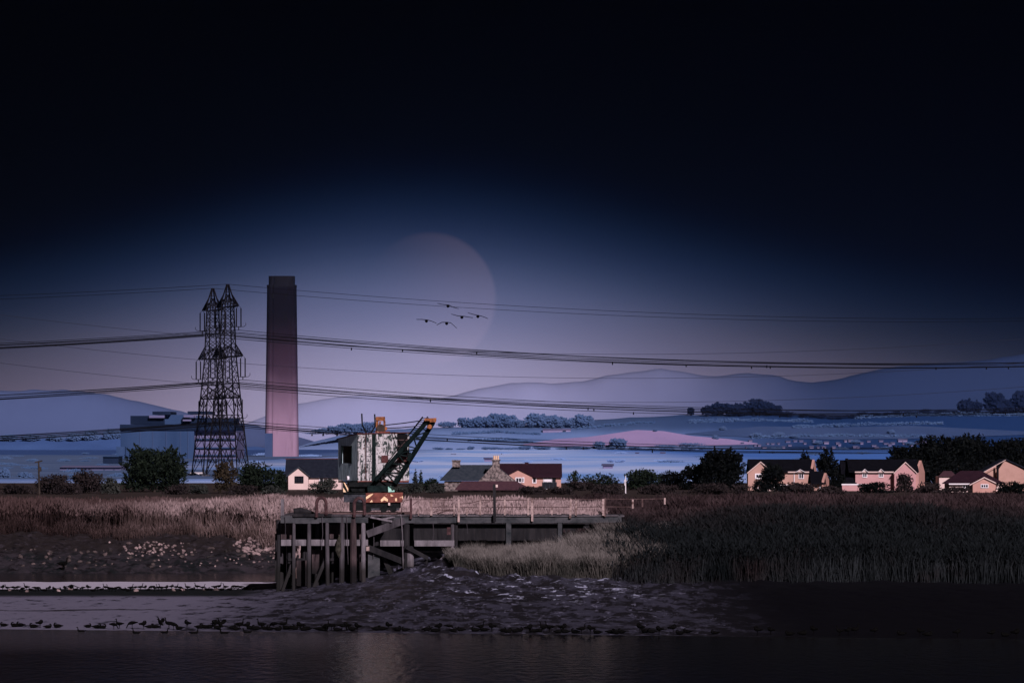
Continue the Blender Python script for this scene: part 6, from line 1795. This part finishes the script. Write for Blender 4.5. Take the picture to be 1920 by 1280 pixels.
FRONT = [(7, A), (28, R_), (38, R_), (63, R_), (75, H_), (90, R_), (108, R_), (152, W2), (165, R_), (182, R_), (192, R_), (213, B_), (224, A), (248, B_), (255, W2), (269, H_), (281, R_), (291, R_), (301, T_), (317, A), (325, B_), (336, R_), (309, W2), (351, H_), (364, W2), (374, A), (382, R_), (392, R_), (403, H_), (413, T_), (407, R_), (420, W2),
         (436, R_), (449, A), (443, R_), (463, H_), (470, R_), (463, W2), (480, R_), (490, A), (498, R_), (513, B_), (506, R_), (521, R_), (531, A), (537, R_), (545, A), (553, R_), (562, H_), (570, R_), (576, R_), (598, R_), (608, R_), (613, B_), (622, A), (632, R_), (641, B_), (650, H_), (660, R_), (670, H_),
         (706, R_), (716, R_), (728, H_), (745, R_), (760, R_), (800, A), (815, R_), (823, H_), (842, B_), (850, R_), (864, A), (891, A), (901, A), (908, R_), (922, H_), (943, A), (952, R_), (966, R_), (974, R_), (992, H_), (1000, R_), (1010, R_), (1020, A), (1030, A), (1047, R_), (1056, H_), (1060, R_), (1078, R_), (1090, A), (1107, H_),
         (1120, R_), (1145, R_), (1155, R_), (1165, R_), (1200, H_), (1210, R_), (1222, R_), (1236, H_), (1262, H_), (1275, R_), (1288, A), (1340, R_), (1420, H_), (1445, H_), (1480, R_), (1505, R_), (1525, H_), (1575, A), (1590, H_), (1602, A), (1640, H_), (1690, R_), (1725, H_), (1740, R_), (1795, H_), (1860, H_), (1885, R_), (1905, H_)]
for ig, (px, pose) in enumerate(FRONT):
    if pose == A and ig % 5 < 2: pose = R_
    d = float(shore(np.array([PX(px, 216)]))[0]) + (1.2 if pose != 'swim' else -1.5) + rr.uniform(0, 2.2) * (1 if pose != 'swim' else -1)
    py = 830 + 77400 / d
    wh = ('at the left end of the near shoreline flock' if px < 235 else 'in the crowded near flock left of the jetty' if px < 515 else 'on the near mud edge below the jetty piles' if px < 700 else 'on the near mud edge below the jetty trestle' if px < 880 else 'on the near mud edge below the bank grass' if px < 1130 else 'on the dark shoreline below the green reeds')
    goose(px, py, pose, wh, 'near flock ' + wh, .62)
for i, px in enumerate((5, 14, 25, 33, 42, 50, 58, 66, 72, 84, 92, 101, 110, 122, 133, 142, 155, 165, 175, 183, 190, 198, 205, 210, 216, 223, 232, 240, 245, 254, 263, 272, 278, 284, 290, 297, 303, 312, 322, 330, 338, 345, 352, 361, 370, 380, 388, 395, 402, 410, 416, 423, 431, 438, 445, 452, 460, 475)):
    goose(px, 1107.0 + rr.uniform(-.8, 2.5) - 2.0 * px / 480, rr.choice((A, R_, R_, H_, B_)) if px not in (263, 303, 370) else A, 'in the far row on the mud bar', 'far row on the mud bar', .5)
# birds in flight
def flyer(name, px, py, d, lw, rw, label, group, span=38, cat='bird'):
    """LW, RW: photo pixel offsets (dx, dy) of mid-wing and wing tip on each side"""
    k_ = d / F
    mb = MB()
    mb.tube([(0, .42, .02), (0, .25, 0), (0, .02, -.03), (0, -.2, -.04), (0, -.36, -.01), (0, -.55, .01), (0, -.66, .01)], [.02, .08, .13, .12, .06, .045, .015], 8)
    for wg in (lw, rw):
        (ax, ay), (bx, by) = wg
        sg = 1 if ax > 0 else -1
        r0 = [(sg * .05, -.16, .05), (sg * .05, .18, .04)]
        m0 = [(ax * k_, -.24, -ay * k_), (ax * k_, .14, -ay * k_ - .01)]
        t0 = [(bx * k_, -.02, -by * k_), (bx * k_ * .94, .16, -by * k_ * .94)]
        vs = [r0[0], r0[1], m0[1], m0[0], t0[0], t0[1]]
        up = [(v[0], v[1], v[2] + .035) for v in vs]
        mb.add(vs + up, [(0, 3, 2, 1), (3, 4, 5, 2), (6, 7, 8, 9), (9, 8, 11, 10), (0, 1, 7, 6), (1, 2, 8, 7), (2, 5, 11, 8), (5, 4, 10, 11), (4, 3, 9, 10), (3, 0, 6, 9)])
    o = link(name, mb.mesh(name), M['goose'], smooth=False)
    o.location = P(px, py, d)
    tag(o, label, cat, group)
FG = 'five geese flying before the moon'
flyer('flying_goose', 840, 573, 380, ((-10, -2), (-20, -4)), ((9, 3), (20, 6)), 'uppermost of the five geese flying before the moon', FG)
flyer('flying_goose', 799.5, 601, 380, ((-9, -2), (-19, -2)), ((9, 1), (19, 5)), 'leftmost goose of the five flying before the moon', FG)
flyer('flying_goose', 837.5, 605.5, 380, ((-9, -1), (-19, 4)), ((8, 0), (19, 10)), 'lowest goose with drooping wings before the moon', FG)
flyer('flying_goose', 866, 594, 380, ((-9, -2), (-20, -5)), ((9, 0), (21, 2)), 'middle goose of the five, flying level before the moon', FG)
flyer('flying_goose', 896, 592.5, 380, ((-9, -3), (-19, -6)), ((9, 1), (19, 5)), 'rightmost goose of the five flying before the moon', FG)
flyer('flying_gull', 134, 1098, 270, ((-7, 1), (-15, 2)), ((8, 1), (18, 5)), 'dark bird skimming low over the pale strip at left', None)
goose(118, 1068, A, 'alone on the far bank by the channel edge', 'lone bird on the bank', 1.1)
